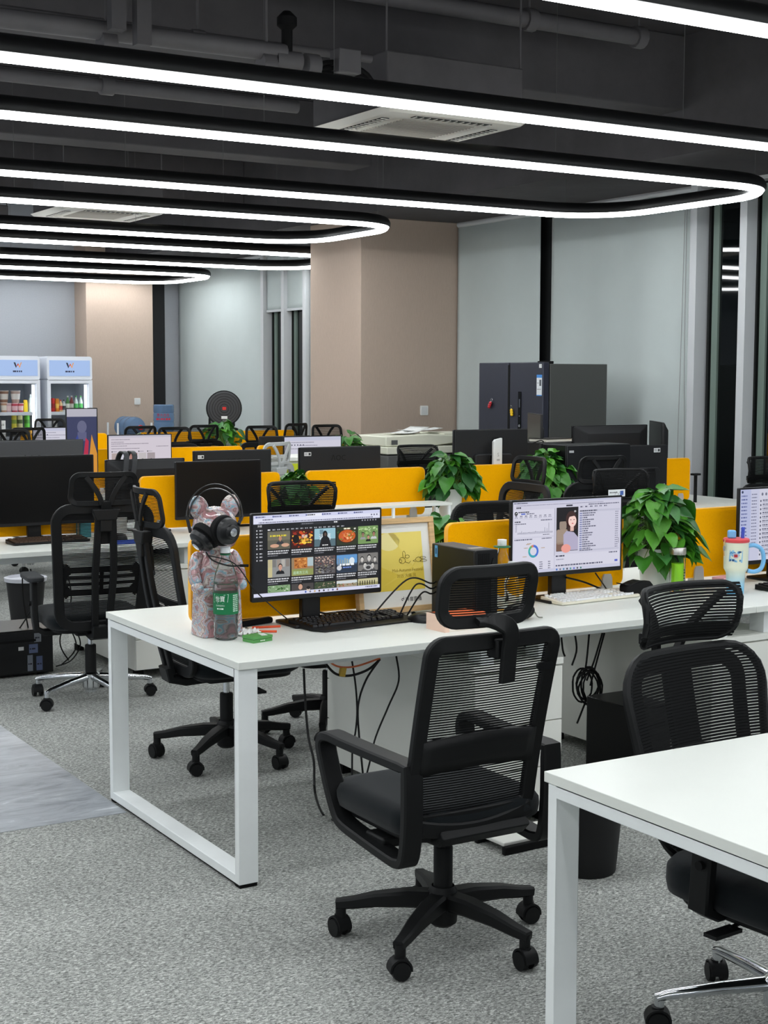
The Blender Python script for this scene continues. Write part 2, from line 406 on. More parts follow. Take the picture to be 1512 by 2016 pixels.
# ------------------------------------------------------------------ ceiling works
struct(B(XL,7.09,7.70,7.95,3.5,ZC).build('ceiling_beam', DARKB, bev=.01))
struct(B(XL,6.65,11.15,11.5,3.5,ZC).build('ceiling_beam.001', DARKB, bev=.01))
struct(B(XL,7.09,14.6,14.9,3.5,ZC).build('ceiling_beam.002', DARKB, bev=.01))
struct(B(XL,7.09,2.5,2.75,3.5,ZC).build('ceiling_beam.003', DARKB, bev=.01))
PIPE = mat('painted_pipe', (92,90,92), .6, noise_scale=6, noise_amt=.1)
def pipe(label, pts, r, rings=(), name='ceiling_pipe'):
    t = thing(name, label, 'pipe', pts[0]); o = Vector(pts[0])
    MB().tube([Vector(q)-o for q in pts], r, 12).build('pipe_run', PIPE, t)
    for q in rings:
        q = Vector(q)-o; MB().cyl(q-Vector((.035,0,0)), q+Vector((.035,0,0)), r*1.35, n=12).build('coupling', PIPE, t)
        MB().cyl(q, (q.x,q.y,ZC-o.z), .008, n=6).build('hanger', PIPE, t)
    return t
pa = at_y(0,62,6.6); pb = at_y(560,105,6.6)
LONGPIPE = pipe('long grey pipe under the ceiling at upper left', [(XL+.1,6.6,pa.z),(pb.x,6.6,pb.z)], .045, [(pa.x+.5,6.6,pa.z),(pb.x-.1,6.6,pa.z)])
pa = at_y(0,18,6.9); pb = at_y(730,112,6.9)
pipe('thin grey conduit above the long pipe', [(XL+.1,6.9,pa.z),(pb.x,6.9,pa.z)], .022, [(pa.x+1.0,6.9,pa.z)], 'ceiling_conduit')
pa = at_y(0,146,7.5); pb = at_y(585,208,7.5)
pipe('grey pipe below the beam at upper left', [(XL+.1,7.5,pa.z),(pb.x,7.5,pa.z)], .035, [(at_y(210,165,7.5).x,7.5,pa.z)])
pb = at_y(1264,75,7.2); pa = at_y(877,20,7.2)
pipe('capped grey pipe near the beam at upper right', [(pa.x-1.2,7.2,pb.z),(pb.x,7.2,pb.z)], .05, [(pb.x-.03,7.2,pb.z),(pa.x+.6,7.2,pb.z)])
# flexible lines and valve where the long pipe meets the air unit
v0 = at_y(565,112,6.6)-LONGPIPE.location; vx, vy, vz = v0
MB().cyl((vx-.07,vy,vz-.02),(vx+.07,vy,vz-.02),.05).build('valve_body', PIPE, LONGPIPE)
MB().cyl((vx+.1,vy,vz-.03),(vx+.17,vy,vz-.03),.06).build('flange', PIPE, LONGPIPE)
MB().lathe([(.028,0),(.028,.13),(.05,.15),(.05,.19),(.02,.22)],12,(vx,vy,vz)).build('valve_handle', BLKM, LONGPIPE)
for k in range(3): MB().tube(bez([(vx+.14,vy,vz-.03-.02*k),(vx+.3,vy+.02,vz+.01-.03*k),(vx+.48,vy+.03,vz-.03-.03*k),(vx+.57,vy+.05,vz-.17)],16),.014,7).build('hose', BLKM, LONGPIPE)
MB().box(vx+.27,vx+.4,vy-.05,vy+.05,vz-.05,vz+.07).build('junction_box', PIPE, LONGPIPE, bev=.006)
for k,(px,py0) in enumerate(((230,60),(280,90))):
    q = at_y(px,py0,6.45)
    struct(B(q.x-.035,q.x+.035,6.42,6.48,q.z,ZC).build('ceiling_strut%s'%('' if not k else '.001'), DARKB))
# cassette air conditioners
ACW = mat('aircon_white', (244,241,233), .5)
def aircon(label, cx, cy, z=3.1, rz=0):
    t = thing('cassette_air_conditioner', label, 'air conditioner', (cx,cy,z), rz)
    o = rr(.95,.95,.03,3); i = rr(.62,.62,.1,3)
    m = MB()
    n=len(o); vs=[(a,b,.03) for a,b in o]+[(a*.93,b*.93,0) for a,b in o]+[(a*1.06,b*1.06,0) for a,b in i]+[(a,b,.035) for a,b in i]
    fs=[]
    for L in range(3):
        for k in range(n): fs.append((L*n+k,L*n+(k+1)%n,(L+1)*n+(k+1)%n,(L+1)*n+k))
    m.add(vs,fs).build('panel', ACW, t, angle=25)
    MB().prism(rr(.64,.64,.1,3),.032,.036).build('recess', mat('recess_black',(18,18,18),.8), t); MB().prism(rr(.55,.55,.07,3),.008,.03).build('intake_frame', ACW, t, bev=.004)
    g = MB()
    for k in range(15): g.box(-.24,.24,-.235+k*.0335-.005,-.235+k*.0335+.005,.002,.012)
    g.build('intake_grille', mat('grille_grey',(176,172,164),.6), t)['kind']='stuff'
    for k in range(4):
        s = MB().box(-.26,.26,.345,.395,-.003,.004).build('louver', mat('louver_dark',(46,46,46),.6), t, rot=(0,0,k*PI/2))
        q = MB()
        for j in range(12): q.box(-.25+j*.045,-.243+j*.045,.347,.393,-.006,-.003)
        q.build('louver_vane', ACW, s)['kind']='stuff'
    MB().box(-.46,.46,-.42,.42,.03,.33).build('body', DARKB, t, bev=.01)
    for sx in(-1,1):
        for sy in(-1,1): MB().cyl((sx*.45,sy*.4,.3),(sx*.45,sy*.4,ZC-z),.006,n=6).build('hanger_rod', PIPE, t)
aircon('white ceiling air unit above the second row of desks', 4.68, 7.34)
aircon('white ceiling air unit further back at left', 4.72, 12.72)
aircon('white ceiling air unit at the far left edge', 4.2, 15.6)
# ------------------------------------------------------------------ pendant lamps
LBLK = mat('lamp_housing_black', (16,16,17), .45)
def diffuser_mat():
    m = bpy.data.materials.new('lamp_diffuser'); m.use_nodes = True; nt = m.node_tree; b = nt.nodes['Principled BSDF']
    b.inputs['Base Color'].default_value=(.9,.9,.9,1); b.inputs['Emission Color'].default_value=(0.95,0.985,1.0,1)
    g=nt.nodes.new('ShaderNodeNewGeometry'); sp=nt.nodes.new('ShaderNodeSeparateXYZ'); nt.links.new(g.outputs['True Normal'],sp.inputs[0])
    mr=nt.nodes.new('ShaderNodeMapRange'); mr.inputs[1].default_value=-.35; mr.inputs[2].default_value=-.95; mr.inputs[3].default_value=LAMP_POWER*.45; mr.inputs[4].default_value=LAMP_POWER
    nt.links.new(sp.outputs[2],mr.inputs[0]); nt.links.new(mr.outputs[0],b.inputs['Emission Strength'])
    return m
DIFF = diffuser_mat()
def lamp(label, x0, x1, y0, y1, z=2.9, r=.55, wires=()):
    t = thing('pendant_lamp', label, 'lamp', ((x0+x1)/2,(y0+y1)/2,z), 0, 'black racetrack pendant lamps')
    w=x1-x0; h=y1-y0; rad=.058
    path=[(a,b,rad) for a,b in rr(w,h,r,10)]
    up=[(rad*math.cos(R(a)),rad*math.sin(R(a))) for a in range(-24,205,12)]+[(-rad*.82,-rad*.42),(rad*.82,-rad*.42)]
    dn=[(rad*.86*math.cos(R(a)),rad*.98*math.sin(R(a))) for a in range(205,336,13)]
    def sw(sec):
        m=MB(); n=len(path); k=len(sec); vs=[]
        for i in range(n):
            a=Vector(path[(i+1)%n])-Vector(path[i-1]); a.normalize(); nrm=Vector((a.y,-a.x,0))
            vs+=[Vector(path[i])+nrm*p+Vector((0,0,q)) for p,q in sec]
        m.add(vs,[(i*k+q,i*k+(q+1)%k,((i+1)%n)*k+(q+1)%k,((i+1)%n)*k+q) for i in range(n) for q in range(k)]); return m
    sw(up).build('housing', LBLK, t); sw(dn).build('diffuser', DIFF, t, angle=60)
    for sy in (-1,1):
        for fx in (.06,.33,.66,.94):
            x=-w/2+w*fx; y=sy*h/2
            m=MB().tube([(x,y,rad*2-.01),(x,y,ZC-z)],.0016,5)
            m.build('suspension_wire', mat('wire_steel',(120,120,120),.4,.6), t)
    return t
lamp('black racetrack pendant lamp nearest above the front desk row', 1.2, 7.55, 3.95, 5.86)
lamp('black racetrack pendant lamp second from the viewer, its rounded end by the window', 1.62, 7.55, 7.12, 9.12)
lamp('black racetrack pendant lamp third from the viewer, ending before the taupe column', 1.62, 6.62, 10.5, 12.32)
lamp('black racetrack pendant lamp fourth from the viewer, partly hidden by the taupe column', 1.62, 8.1, 13.5, 15.35)
lamp('black racetrack pendant lamp farthest from the viewer', 1.62, 7.85, 16.85, 18.6)
lamp('added unseen fill pendant overhead behind the viewer', 1.62, 7.55, .8, 2.7)  # out-of-view pendant added as fill from behind the camera
lamp('added unseen fill pendant two rows behind the viewer', 1.62, 7.55, -2.4, -.5)  # another unseen pendant, added to brighten faces turned towards the viewer
lamp('added unseen fill pendant at the back of the office behind the viewer', 1.62, 7.55, -5.6, -3.7)  # third unseen pendant to the rear, added for more fill light
for k,(ya,yb) in enumerate(((-2.4,-.5),(.8,2.7),(3.95,5.86),(7.12,9.12),(10.5,12.32))):  # unseen left bank, added to light the sides facing the corridor
    lamp(['added unseen fill pendant of the left bank, rearmost','added unseen fill pendant of the left bank beside the viewer','added unseen fill pendant of the left bank abreast of the front desk','added unseen fill pendant of the left bank abreast of the second row','added unseen fill pendant of the left bank abreast of the third row'][k], -5.6, .2, ya, yb)
# ================================================================== DESK ROWS
ZT = .75
def leg_frame(t, x, y0, y1, name='leg_frame', wx=.07):
    """closed rectangle of flat white tube at a desk end"""
    e=.008
    f = MB()
    y0+=.012; y1-=.012
    f.box(x,x+wx,y0,y0+.03,.012,.724).box(x,x+wx,y1-.03,y1,.012,.724).box(x,x+wx,y0+.03,y1-.03,.694,.724).box(x,x+wx,y0+.03,y1-.03,.012,.042)
    o = f.build(name, WPAINT, t, bev=.002)
    for yy in (y0+.002, y1-.042): MB().box(x+.004,x+wx-.004,yy,yy+.04,0,.012).build('foot_glide', RUBBER, o)
    MB().box(x+.006,x+wx-.03,y0+.03,y1-.03,.004,.012).build('base_strip', RUBBER, o)
def bench(label, x0, seams, y0, y1, right_leg=True, rz=0.0):
    t = thing('bench_desk', label, 'desk', (x0,y0,0), rz, 'white bench desks in rows')
    D = y1-y0; xs=[0]+[s-x0 for s in seams]
    for a,b in zip(xs[:-1],xs[1:]):
        MB().box(a+.0008,b-.0008,0,D,ZT-.025,ZT).build('desktop', WHITE, t, bev=.0015)
        [MB().box(a+.09,b-.09,q,q+.03,.665,.723).build('cross_rail', WPAINT, t) for q in (.22,D-.25)]
        MB().box(a+.15,b-.15,D/2-.08,D/2+.08,.63,.645).box(a+.15,b-.15,D/2-.08,D/2-.075,.645,.70).box(a+.15,b-.15,D/2+.075,D/2+.08,.645,.70).build('cable_tray', GREYP, t)
    leg_frame(t, .004, 0, D)
    if right_leg: leg_frame(t, xs[-1]-.074, 0, D)
    return t
bench('front white bench desk ending at the bear figurine', 2.0, [3.15,4.295,5.45,6.6], 4.18, 5.37)
bench('white bench desk cut off at the lower right corner', 2.05, [3.2,4.4], 1.46, 2.65)
bench('white bench desk in the second row', 2.0, [3.15,4.30,5.45,6.6,8.04], 7.41, 8.60)
bench('white bench desk in the third row', 2.0, [3.15,4.30,5.45,6.45], 10.6, 11.8)
bench('white bench desk in the fourth row by the far wall', 2.0, [3.4,4.8,6.2,7.6], 13.8, 15.0)
SHAD = mat('drawer_gap', (70,70,68), .8)
def pedestal(label, x, y0, y1, w=.40, h=.626):
    t = thing('pedestal_cabinet', label, 'cabinet', (x,y0,0), 0, 'white pedestal cabinets under the desks')
    D=y1-y0
    MB().box(0,w,.02,D-.02,.05,h-.026).build('body', CABW, t, bev=.002)
    MB().box(-.003,w+.003,0,D,h-.025,h).build('top', CABW, t, bev=.002)
    for k,(a,b) in enumerate(((.395,.595),(.225,.391),(.055,.221))):
        for f in (0,1):
            yy = (0,.019) if not f else (D-.019,D)
            MB().box(.002,w-.002,yy[0],yy[1],a,b).build('drawer', CABW, t, bev=.0015)
    for ax in (.02,w-.06):
        for ay in (.04,D-.1): MB().box(ax,ax+.04,ay,ay+.06,0,.05).build('foot', RUBBER, t)
    for ax in (.04,w-.10):
        for ay in (.02,D-.10): MB().box(ax,ax+.06,ay,ay+.08,h,.7245).build('riser_block', WPAINT, t, bev=.002)
    return t
pedestal('white drawer cabinet beneath the front desk behind the nearest chair', 2.963, 4.24, 5.33)
pedestal('white drawer cabinet under the front desk at the right edge', 4.10, 4.22, 5.33)
pedestal('white drawer cabinet under the second row right of the chrome chair', 2.95, 7.46, 8.56)
pedestal('white drawer cabinet under the second row farther right', 4.1, 7.46, 8.56)
pedestal('white drawer cabinet under the second row at its middle', 5.25, 7.46, 8.56)
pedestal('white drawer cabinet under the second row near the window', 6.4, 7.46, 8.56)
CLIP = mat('translucent_clip', (225,228,226), .25, trans=.5, ior=1.3)
def screen(label, x0, x1, y, z0=.775, z1=1.08, clips=True):
    t = thing('desk_screen', label, 'screen', ((x0+x1)/2,y,ZT), 0, 'orange felt desk screens')
    w=x1-x0; h=z1-z0
    MB().prism(rr(w,h,.03,5,0,(z0+z1)/2-ZT),-.011,.011,'y').build('felt_panel', ORANGE, t)
    MB().sweep([(a,0,b) for a,b in rr(w,h,.03,5,0,(z0+z1)/2-ZT)],[(-.0115,-.0025),(.0115,-.0025),(.0115,.0015),(-.0115,.0015)],(0,1,0),True).build('edge_band', ORANGEE, t)
    for x in (-w/2+.12,w/2-.09):
        MB().prism([(-.03,0),(.03,0),(.026,.06),(.018,.075),(-.018,.075),(-.026,.06)],-.022,-.0125,'y').build('clip', CLIP, t, loc=(x,0,0), bev=.002)
        MB().prism([(-.03,0),(.03,0),(.026,.06),(.018,.075),(-.018,.075),(-.026,.06)],.0125,.022,'y').build('clip', CLIP, t, loc=(x,0,0), bev=.002)
    return t
YS = [4.83, 8.0, 11.2, 14.4]
screen('orange felt screen behind the lit dark-page monitor', 2.12, 3.05, YS[0])
screen('orange felt screen behind the white-page monitor', 3.23, 4.14, YS[0])
screen('orange felt screen behind the handled tumbler', 4.46, 5.37, YS[0])
screen('orange felt screen behind the chrome-based chair', 2.05, 2.95, YS[1])
screen('orange felt screen behind the switched-off monitor', 3.20, 4.11, YS[1])
screen('orange felt screen behind the long white riser shelf', 4.30, 5.17, YS[1])
screen('orange felt screen in front of the white router', 5.40, 6.28, YS[1])
screen('orange felt screen nearest the window in the second row', 6.55, 7.49, YS[1])
screen('orange felt screen third row far left', 2.2, 3.1, YS[2])
screen('orange felt screen third row behind the white-page monitors', 3.4, 4.3, YS[2])
screen('orange felt screen third row right of the portrait photos monitor', 4.5, 5.4, YS[2])
screen('orange felt screen third row beside the copier', 5.55, 6.40, YS[2])
screen('orange felt screen in the fourth row left of the far window', 6.82, 7.58, YS[3])
screen('orange felt screen in the fourth row behind the fan', 5.75, 6.62, YS[3])
screen('orange felt screen in the fourth row far left', 4.5, 5.4, YS[3])
# ================================================================== CHAIRS  (built facing +y, origin on the floor under the gas lift)
def spin_parts(t, kind):
    mt = CHROME if kind=='chrome' else BLK
    for k in range(5):
        a=R(72*k); d=Vector((math.cos(a),math.sin(a),0)); s=Vector((-math.sin(a),math.cos(a),0)); z=Vector((0,0,1))
        m=MB()
        if kind=='chrome':
            m.sweep([d*.03+z*.125,d*.15+z*.115,d*.285+z*.098,d*.312+z*.09],[(.019*math.cos(R(q)),.016*math.sin(R(q))) for q in range(0,360,30)],s,False,True,[1.25,1.05,.85,.75])
            m.cyl(d*.305+z*.055,d*.305+z*.098,.013)
        else:
            m.strap([d*.02+z*.128,d*.1+z*.128,d*.2+z*.118,d*.27+z*.104,d*.318+z*.098],.052,.045,s,False,[1.15,1.1,.9,.72,.62])
            m.cyl(d*.305+z*.055,d*.305+z*.1,.016)
        leg=m.build('base_leg', mt, t); leg['spin']=1
        c=d*.308; rv=random.Random(k*7+3).uniform(0,6.28); u=Vector((math.cos(rv),math.sin(rv),0)); w=Vector((-u.y,u.x,0))
        h=MB()
        h.sweep([c+w*(.030*math.cos(R(q)))+z*(.031+.030*math.sin(R(q))) for q in range(-10,191,20)],[(-.022,-.003),(.022,-.003),(.022,.003),(-.022,.003)],u)
        h.cyl(c+z*.05,c+z*.066,.016)
        for sx in(-1,1): h.cyl(c+u*(.010*sx)+z*.0285,c+u*(.026*sx)+z*.0285,.0285,.026,14)
        ca=h.build('caster', BLK, leg)
    MB().lathe([(.03,.05),(.042,.06),(.046,.15),(.034,.17),(.034,.16)] if kind!='chrome' else [(.03,.045),(.03,.055),(.044,.07),(.046,.14),(.036,.15)],20).build('base_hub', mt, t)
    MB().lathe([(.029,.15),(.029,.285),(.026,.29)],16).build('lift_sleeve', BLK, t)
    MB().cyl((0,0,.28),(0,0,.37),.014).build('gas_lift', CHROME, t)
    MB().box(-.1,.1,-.12,.12,.355,.40).build('tilt_mechanism', BLK, t, bev=.012)
    MB().tube(bez([(.05,.02,.365),(.16,.03,.36),(.24,.04,.35)],8),.006,6).box(.22,.31,.02,.06,.342,.352).build('tilt_lever', BLK, t)
def seat(t, w=.5, d=.48, z0=.385, z1=.465, cy=.02, mt=None):
    o=rr(w,d,.10,6,0,cy)
    m=MB(); n=len(o)
    def ring(sc,z): return [((a)*sc,(b-cy)*sc+cy,z) for a,b in o]
    L=[(.90,z0),(.985,z0+.015),(1.0,z0+.04),(.995,z1-.02),(.95,z1-.003),(.80,z1+.004),(.4,z1)]
    vs=[]; 
    for sc,z in L: vs+=ring(sc,z)
    fs=[(i*n+k,i*n+(k+1)%n,(i+1)*n+(k+1)%n,(i+1)*n+k) for i in range(len(L)-1) for k in range(n)]
    fs+=[tuple(range(n-1,-1,-1)),tuple((len(L)-1)*n+k for k in range(n))]
    m.add(vs,fs).build('seat', mt or FABRIC, t, angle=60)
    MB().prism(rr(w*.86,d*.86,.08,5,0,cy),z0-.018,z0+.004).build('seat_shell', BLK, t, bev=.006)
def strips(S, w_at, z0, z1, pitch, th, nseg=8, name='mesh_panel', t=None, off=0.0, mt=None):
    m=MB(); z=z0; vs=[]; fs=[]
    while z<z1:
        w=w_at(z); o=len(vs)
        for i in range(nseg+1):
            x=-w+2*w*i/nseg; y,zz=S(x,z); y2,zz2=S(x,z+th)
            vs+=[(x,y+off,zz),(x,y2+off,zz2)]
        fs+=[(o+2*i,o+2*i+2,o+2*i+3,o+2*i+1) for i in range(nseg)]
        z+=pitch
    o=m.add(vs,fs).build(name, mt or MESHK, t); o['kind']='stuff'; return o
def outline(S, w0, w1, z0, z1, r, n=6):
    """rounded trapezoid on the back surface"""
    out=[]
    for a,b in rr(2.0,z1-z0,r,n,0,(z0+z1)/2):
        f=(b-z0)/(z1-z0); w=w0+(w1-w0)*f
        x = math.copysign(w-(1-abs(a)), a) if abs(a)>1-r-1e-6 else a*(w-r)/(1-r) if r<1 else a
        y,zz=S(x,b); out.append((x,y,zz))
    # densify long edges so the frame follows the curve
    res=[]
    for i,p in enumerate(out):
        q=out[(i+1)%len(out)]; res.append(p)
        d=math.dist(p,q)
        if d>.05:
            k=int(d/.035)
            for j in range(1,k):
                f=j/k; x=p[0]+(q[0]-p[0])*f; 
                zb=p[2]+(q[2]-p[2])*f; y,zz=S(x,zb); res.append((x,y,zz))
    return res
def loop_arm(t, s):
    x=.238*s
    p=[(x,-.20,.600),(x,-.05,.598),(x*1.04,.12,.602),(x*1.06,.205,.606),(x*1.06,.242,.598),(x*1.06,.258,.574),(x*1.05,.250,.53),(x*1.02,.215,.43),(x,.185,.372),(x,.15,.352),(x,.06,.340),(x,-.10,.325),(x,-.155,.325),(x,-.185,.345),(x,-.20,.45)]
    q=bez([Vector(a) for a in p+[p[0]]],60)[:-1]
    MB().strap(q,.062,.028,(1,0,0),True).build('armrest', BLK, t)
    MB().box(min(x*.5,x),max(x*.5,x),-.05,.05,.33,.362).build('arm_bracket', BLK, t, bev=.008)
def t_arm(t, s, h=.665):
    x=.285*s
    MB().strap([(x*.55,-.02,.372),(x*.85,-.02,.372),(x*.98,-.02,.395),(x,-.01,.46),(x,0,h-.03)],.062,.03,(0,1,0)).build('arm_post', BLK, t)
    MB().prism(rr(.085,.25,.03,5,x,.03),h-.028,h).build('arm_pad', GREYP, t, bev=.008)
    MB().cyl((x+.012*s,0,.52),(x+.026*s,0,.52),.012).build('arm_button', BLKM, t)
def v_headrest(t, S, zc=1.10, w=.17, h=.075, stem=True):
    P=outline(S,w,w*.93,zc-h,zc+h,.035)
    MB().strap(P,.014,.026,(0,1,0),True).build('headrest_frame', BLK, t)
    strips(S,lambda z:w-.012,zc-h+.012,zc+h-.01,.0062,.0036,8,'headrest_mesh',t)
    for s in(-1,1):
        q=[]
        for f in(0,.25,.5,.75,1):
            x=s*(.022+.075*f**1.6); z=zc-h-.005+(2*h-.005)*f; y,zz=S(x,z); q.append((x,y-.012,zz))
        MB().strap(q,.012,.024,(0,1,0)).build('headrest_strut', BLK, t)
    y,zz=S(0,zc-h)
    if stem: MB().strap([(0,y-.012,zz+.01),(0,y-.004,zz-.05),(0,y+.035,zz-.10),(0,y+.04,zz-.2)],.05,.016,(1,0,0)).build('headrest_stem', BLK, t)
# ---- nearest chair: straight frame, loop arms, plain headrest on a hook
def chair_A(label, group=None):
    t=thing('office_chair',label,'chair',(0,0,0),0,group); spin_parts(t,'black'); seat(t,.5,.48,.385,.462,.04)
    S=lambda x,z:(-.185-.125*((z-.42)/.55)**1.25*(1)+.30*x*x, z)
    P=outline(S,.198,.203,.435,.952,.035)
    MB().strap(P,.024,.044,(0,1,0),True).build('back_frame', BLK, t)
    strips(S,lambda z:.19,.45,.935,.0074,.0042,10,'back_mesh',t)
    MB().grid(lambda u,v:(lambda x,z:(x,S(x,z)[0]-.006,z))(-.19+.38*u,.575+.012*math.sin(PI*u)+.10*v),12,3).build('lumbar_band', BLK, t, solid=.012)
    MB().strap([(x,S(x,.43)[0]-.008,.43-.03*(1-(x/.2)**2)) for x in [-.2+.04*k for k in range(11)]],.03,.045,(0,1,0)).build('lower_rail', BLK, t)
    MB().strap([(0,-.12,.372),(0,-.19,.375),(0,-.215,.40)],.30,.03,(1,0,0)).build('back_bracket', BLK, t, bev=.004)
    H=lambda x,z:(-.345-.22*(z-1.04)+1.2*x*x, z)
    P=outline(H,.14,.145,1.015,1.152,.04)
    MB().strap(P,.022,.034,(0,1,0),True).build('headrest_frame', BLK, t)
    strips(H,lambda z:.13,1.03,1.14,.0066,.0036,8,'headrest_mesh',t)
    MB().strap(bez([(-.05,-.35,1.02),(0,-.358,1.015),(.045,-.36,1.0),(.062,-.355,.97),(.064,-.345,.93),(.064,-.335,.84)],18),.05,.016,(1,.1,0)).build('headrest_stem', BLK, t)
    MB().box(.03,.10,-.335,-.285,.905,.96).build('headrest_clamp', BLK, t, bev=.006)
    for c in t.children:
        if c.name.startswith('headrest'): c.location.x=-.085
        elif c.name.split('.')[0] in('back_frame','back_mesh','lumbar_band','lower_rail'): c.location.x=-.03
    for s in(-1,1): loop_arm(t,s)
    y=S(.15,.86)[0]; MB().prism(rr(.055,.022,.009,3,.15,.86),y-.012,y-.004,'y').build('brand_plate', BLKS, t)
    return t
# ---- double-spine chair with slotted lumbar, v-strut headrest, t arms
def chair_L(label, base='chrome', arms=True, group=None, head=True, lumbar=True):
    t=thing('office_chair',label,'chair',(0,0,0),0,group); spin_parts(t,base); seat(t,.5,.49,.40,.475,.03)
    def S(x,z):
        f=(z-.42)/.6; return (-.225-.05*math.sin(f*2.2)-.075*f*f+.34*x*x, z)
    P=outline(S,.20,.235,.425,1.02,.075)
    MB().strap(P,.024,.05,(0,1,0),True).build('back_frame', BLK, t)
    strips(S,lambda z:.20+.025*(z-.43)/.6,.445,1.0,.0072,.0042,10,'back_mesh',t)
    for s in(-1,1):
        MB().strap([(s*(.034+.012*(1-abs(2*f-1))),S(0,.40+.6*f)[0]-.034-.01*math.sin(PI*f),.40+.6*f) for f in[k/10 for k in range(11)]],.034,.022,(1,0,0)).build('spine', BLK, t)
    MB().strap([(0,-.10,.37),(0,-.2,.365),(0,-.265,.38),(0,-.275,.43)],.105,.035,(1,0,0)).build('spine_foot', BLK, t)
    y=S(0,1.0)[0]; MB().prism([(-.07,1.02),(-.05,.965),(.05,.965),(.07,1.02)],y-.055,y-.008,'y').build('top_bracket', BLK, t, bev=.005)
    MB().box(-.03,.03,y-.05,y-.02,.91,.97).build('stem_socket', BLK, t, bev=.004)
    if lumbar:
        L=MB(); z0=.585; Q=lambda x,z:(x,S(x,z)[0]+.012,z)
        for a,b in((0,.028),(.046,.062),(.080,.096),(.114,.142)):
            L.strap([Q(-.175+.35*k/10,z0+(a+b)/2) for k in range(11)],.010,b-a,(0,1,0))
        for s in(-1,1): L.strap([Q(s*.155,z0),Q(s*.195,z0+.045),Q(s*.195,z0+.1),Q(s*.155,z0+.142)],.010,.05,(0,1,0))
        L.strap([Q(0,z0),Q(0,z0+.142)],.010,.02,(0,1,0)); L.build('lumbar_support', BLK, t)['kind']='stuff'
    if head:
        H=lambda x,z:(S(0,1.0)[0]-.035-.1*(z-1.03)+1.6*x*x, z)
        v_headrest(t,H,1.118,.165,.07)
    if arms:
        for s in(-1,1): t_arm(t,s)
    return t
# ---- mesh-faced chair: fabric mesh wraps the frame, rounded shoulders
def chair_M(label, base='chrome', arms=True, group=None, head=True):
    t=thing('office_chair',label,'chair',(0,0,0),0,group); spin_parts(t,base); seat(t,.52,.50,.375,.475,.04)
    def S(x,z):
        f=(z-.42)/.56; return (-.215-.06*math.sin(f*2.4)-.10*f*f+.55*x*x, z)
    P=outline(S,.20,.265,.425,.985,.12)
    MB().tube(P,.013,8,True).build('back_frame', BLK, t)
    def w_at(z):
        f=(z-.425)/.56; w=.20+.065*f; e=min(z-.425,.985-z)
        return w-(.12-math.sqrt(max(0,.12**2-(.12-e)**2)) if e<.12 else 0)
    strips(S,w_at,.43,.98,.0085,.0068,12,'back_mesh',t,.013)
    Q=[(x,y-.02,z) for x,y,z in outline(S,.165,.20,.46,.95,.07)]
    MB().strap(Q,.016,.045,(0,1,0),True).build('inner_frame', BLK, t)
    MB().strap([(0,S(0,.40+.56*f)[0]-.035,.40+.56*f) for f in[k/10 for k in range(11)]],.10,.02,(1,0,0)).build('spine', BLK, t)
    MB().strap([(0,-.10,.37),(0,-.2,.365),(0,-.265,.38),(0,-.275,.43)],.12,.035,(1,0,0)).build('spine_foot', BLK, t)
    MB().grid(lambda u,v:(lambda x,z:(x,S(x,z)[0]-.012,z))(-.17+.34*u,.58+.02*math.sin(PI*u)+.12*v),10,3).build('lumbar_pad', BLK, t, solid=.012)
    if head:
        H=lambda x,z:(S(0,.98)[0]-.02-.9*(z-1.09)**2*4+1.9*x*x, z)
        O=outline(H,.165,.18,1.005,1.165,.04); MB().tube(O,.010,8,True).build('headrest_frame', BLK, t)
        strips(H,lambda z:.167+.012*(z-1.02)/.14,1.008,1.162,.0085,.0067,12,'headrest_mesh',t,.010)
        for s in(-1,1): MB().strap(bez([(s*.03,H(0,1.0)[0]-.02,.93),(s*.055,H(.05,1.03)[0]-.02,1.02),(s*.10,H(.10,1.09)[0]-.02,1.09),(s*.15,H(.15,1.14)[0]-.015,1.14)],12),.026,.014,(0,1,0)).build('headrest_strut', BLK, t)
        MB().strap([(x,H(x,1.04)[0]-.014,1.035) for x in[-.165+.033*k for k in range(11)]],.014,.03,(0,1,0)).build('headrest_bar', BLK, t)
    if arms:
        for s in(-1,1): t_arm(t,s,.64)
    return t
def place(t, x, y, rz, spin=0.0):
    t.location=(x,y,0); t.rotation_euler=(0,0,R(rz))
    for c in t.children:
        if c.get('spin'): c.rotation_euler=(0,0,R(spin-rz))
    return t
CG='black mesh office chairs at the desks'
cA=place(chair_A('nearest black office chair with striped mesh back and loop armrests',CG),2.332,3.491,0,-2.3)
cL=place(chair_L('black chair with twin spine and chrome base at the second row',base='chrome',group=CG),2.57,7.125,-7,-11)
cB=place(chair_L('black chair seen from its side behind the front desk, black base',base='black',group=CG,arms=False),2.676,5.716,-94,4)
cM=place(chair_M('black mesh chair facing the viewer behind the cut-off desk at right',group=CG),2.755,2.56,185,150); cM.scale=(1.05,1.0,.945)
def more(src, label, x, y, rz, spin=0):
    c=copy_tree(src); c['label']=label; return place(c,x,y,rz,spin)
cN=chair_M('black mesh chair with headrest showing just above the dark-page monitor',base='black',group=CG); place(cN,3.31,5.94,174,20); cN.scale=(1,1,.985)
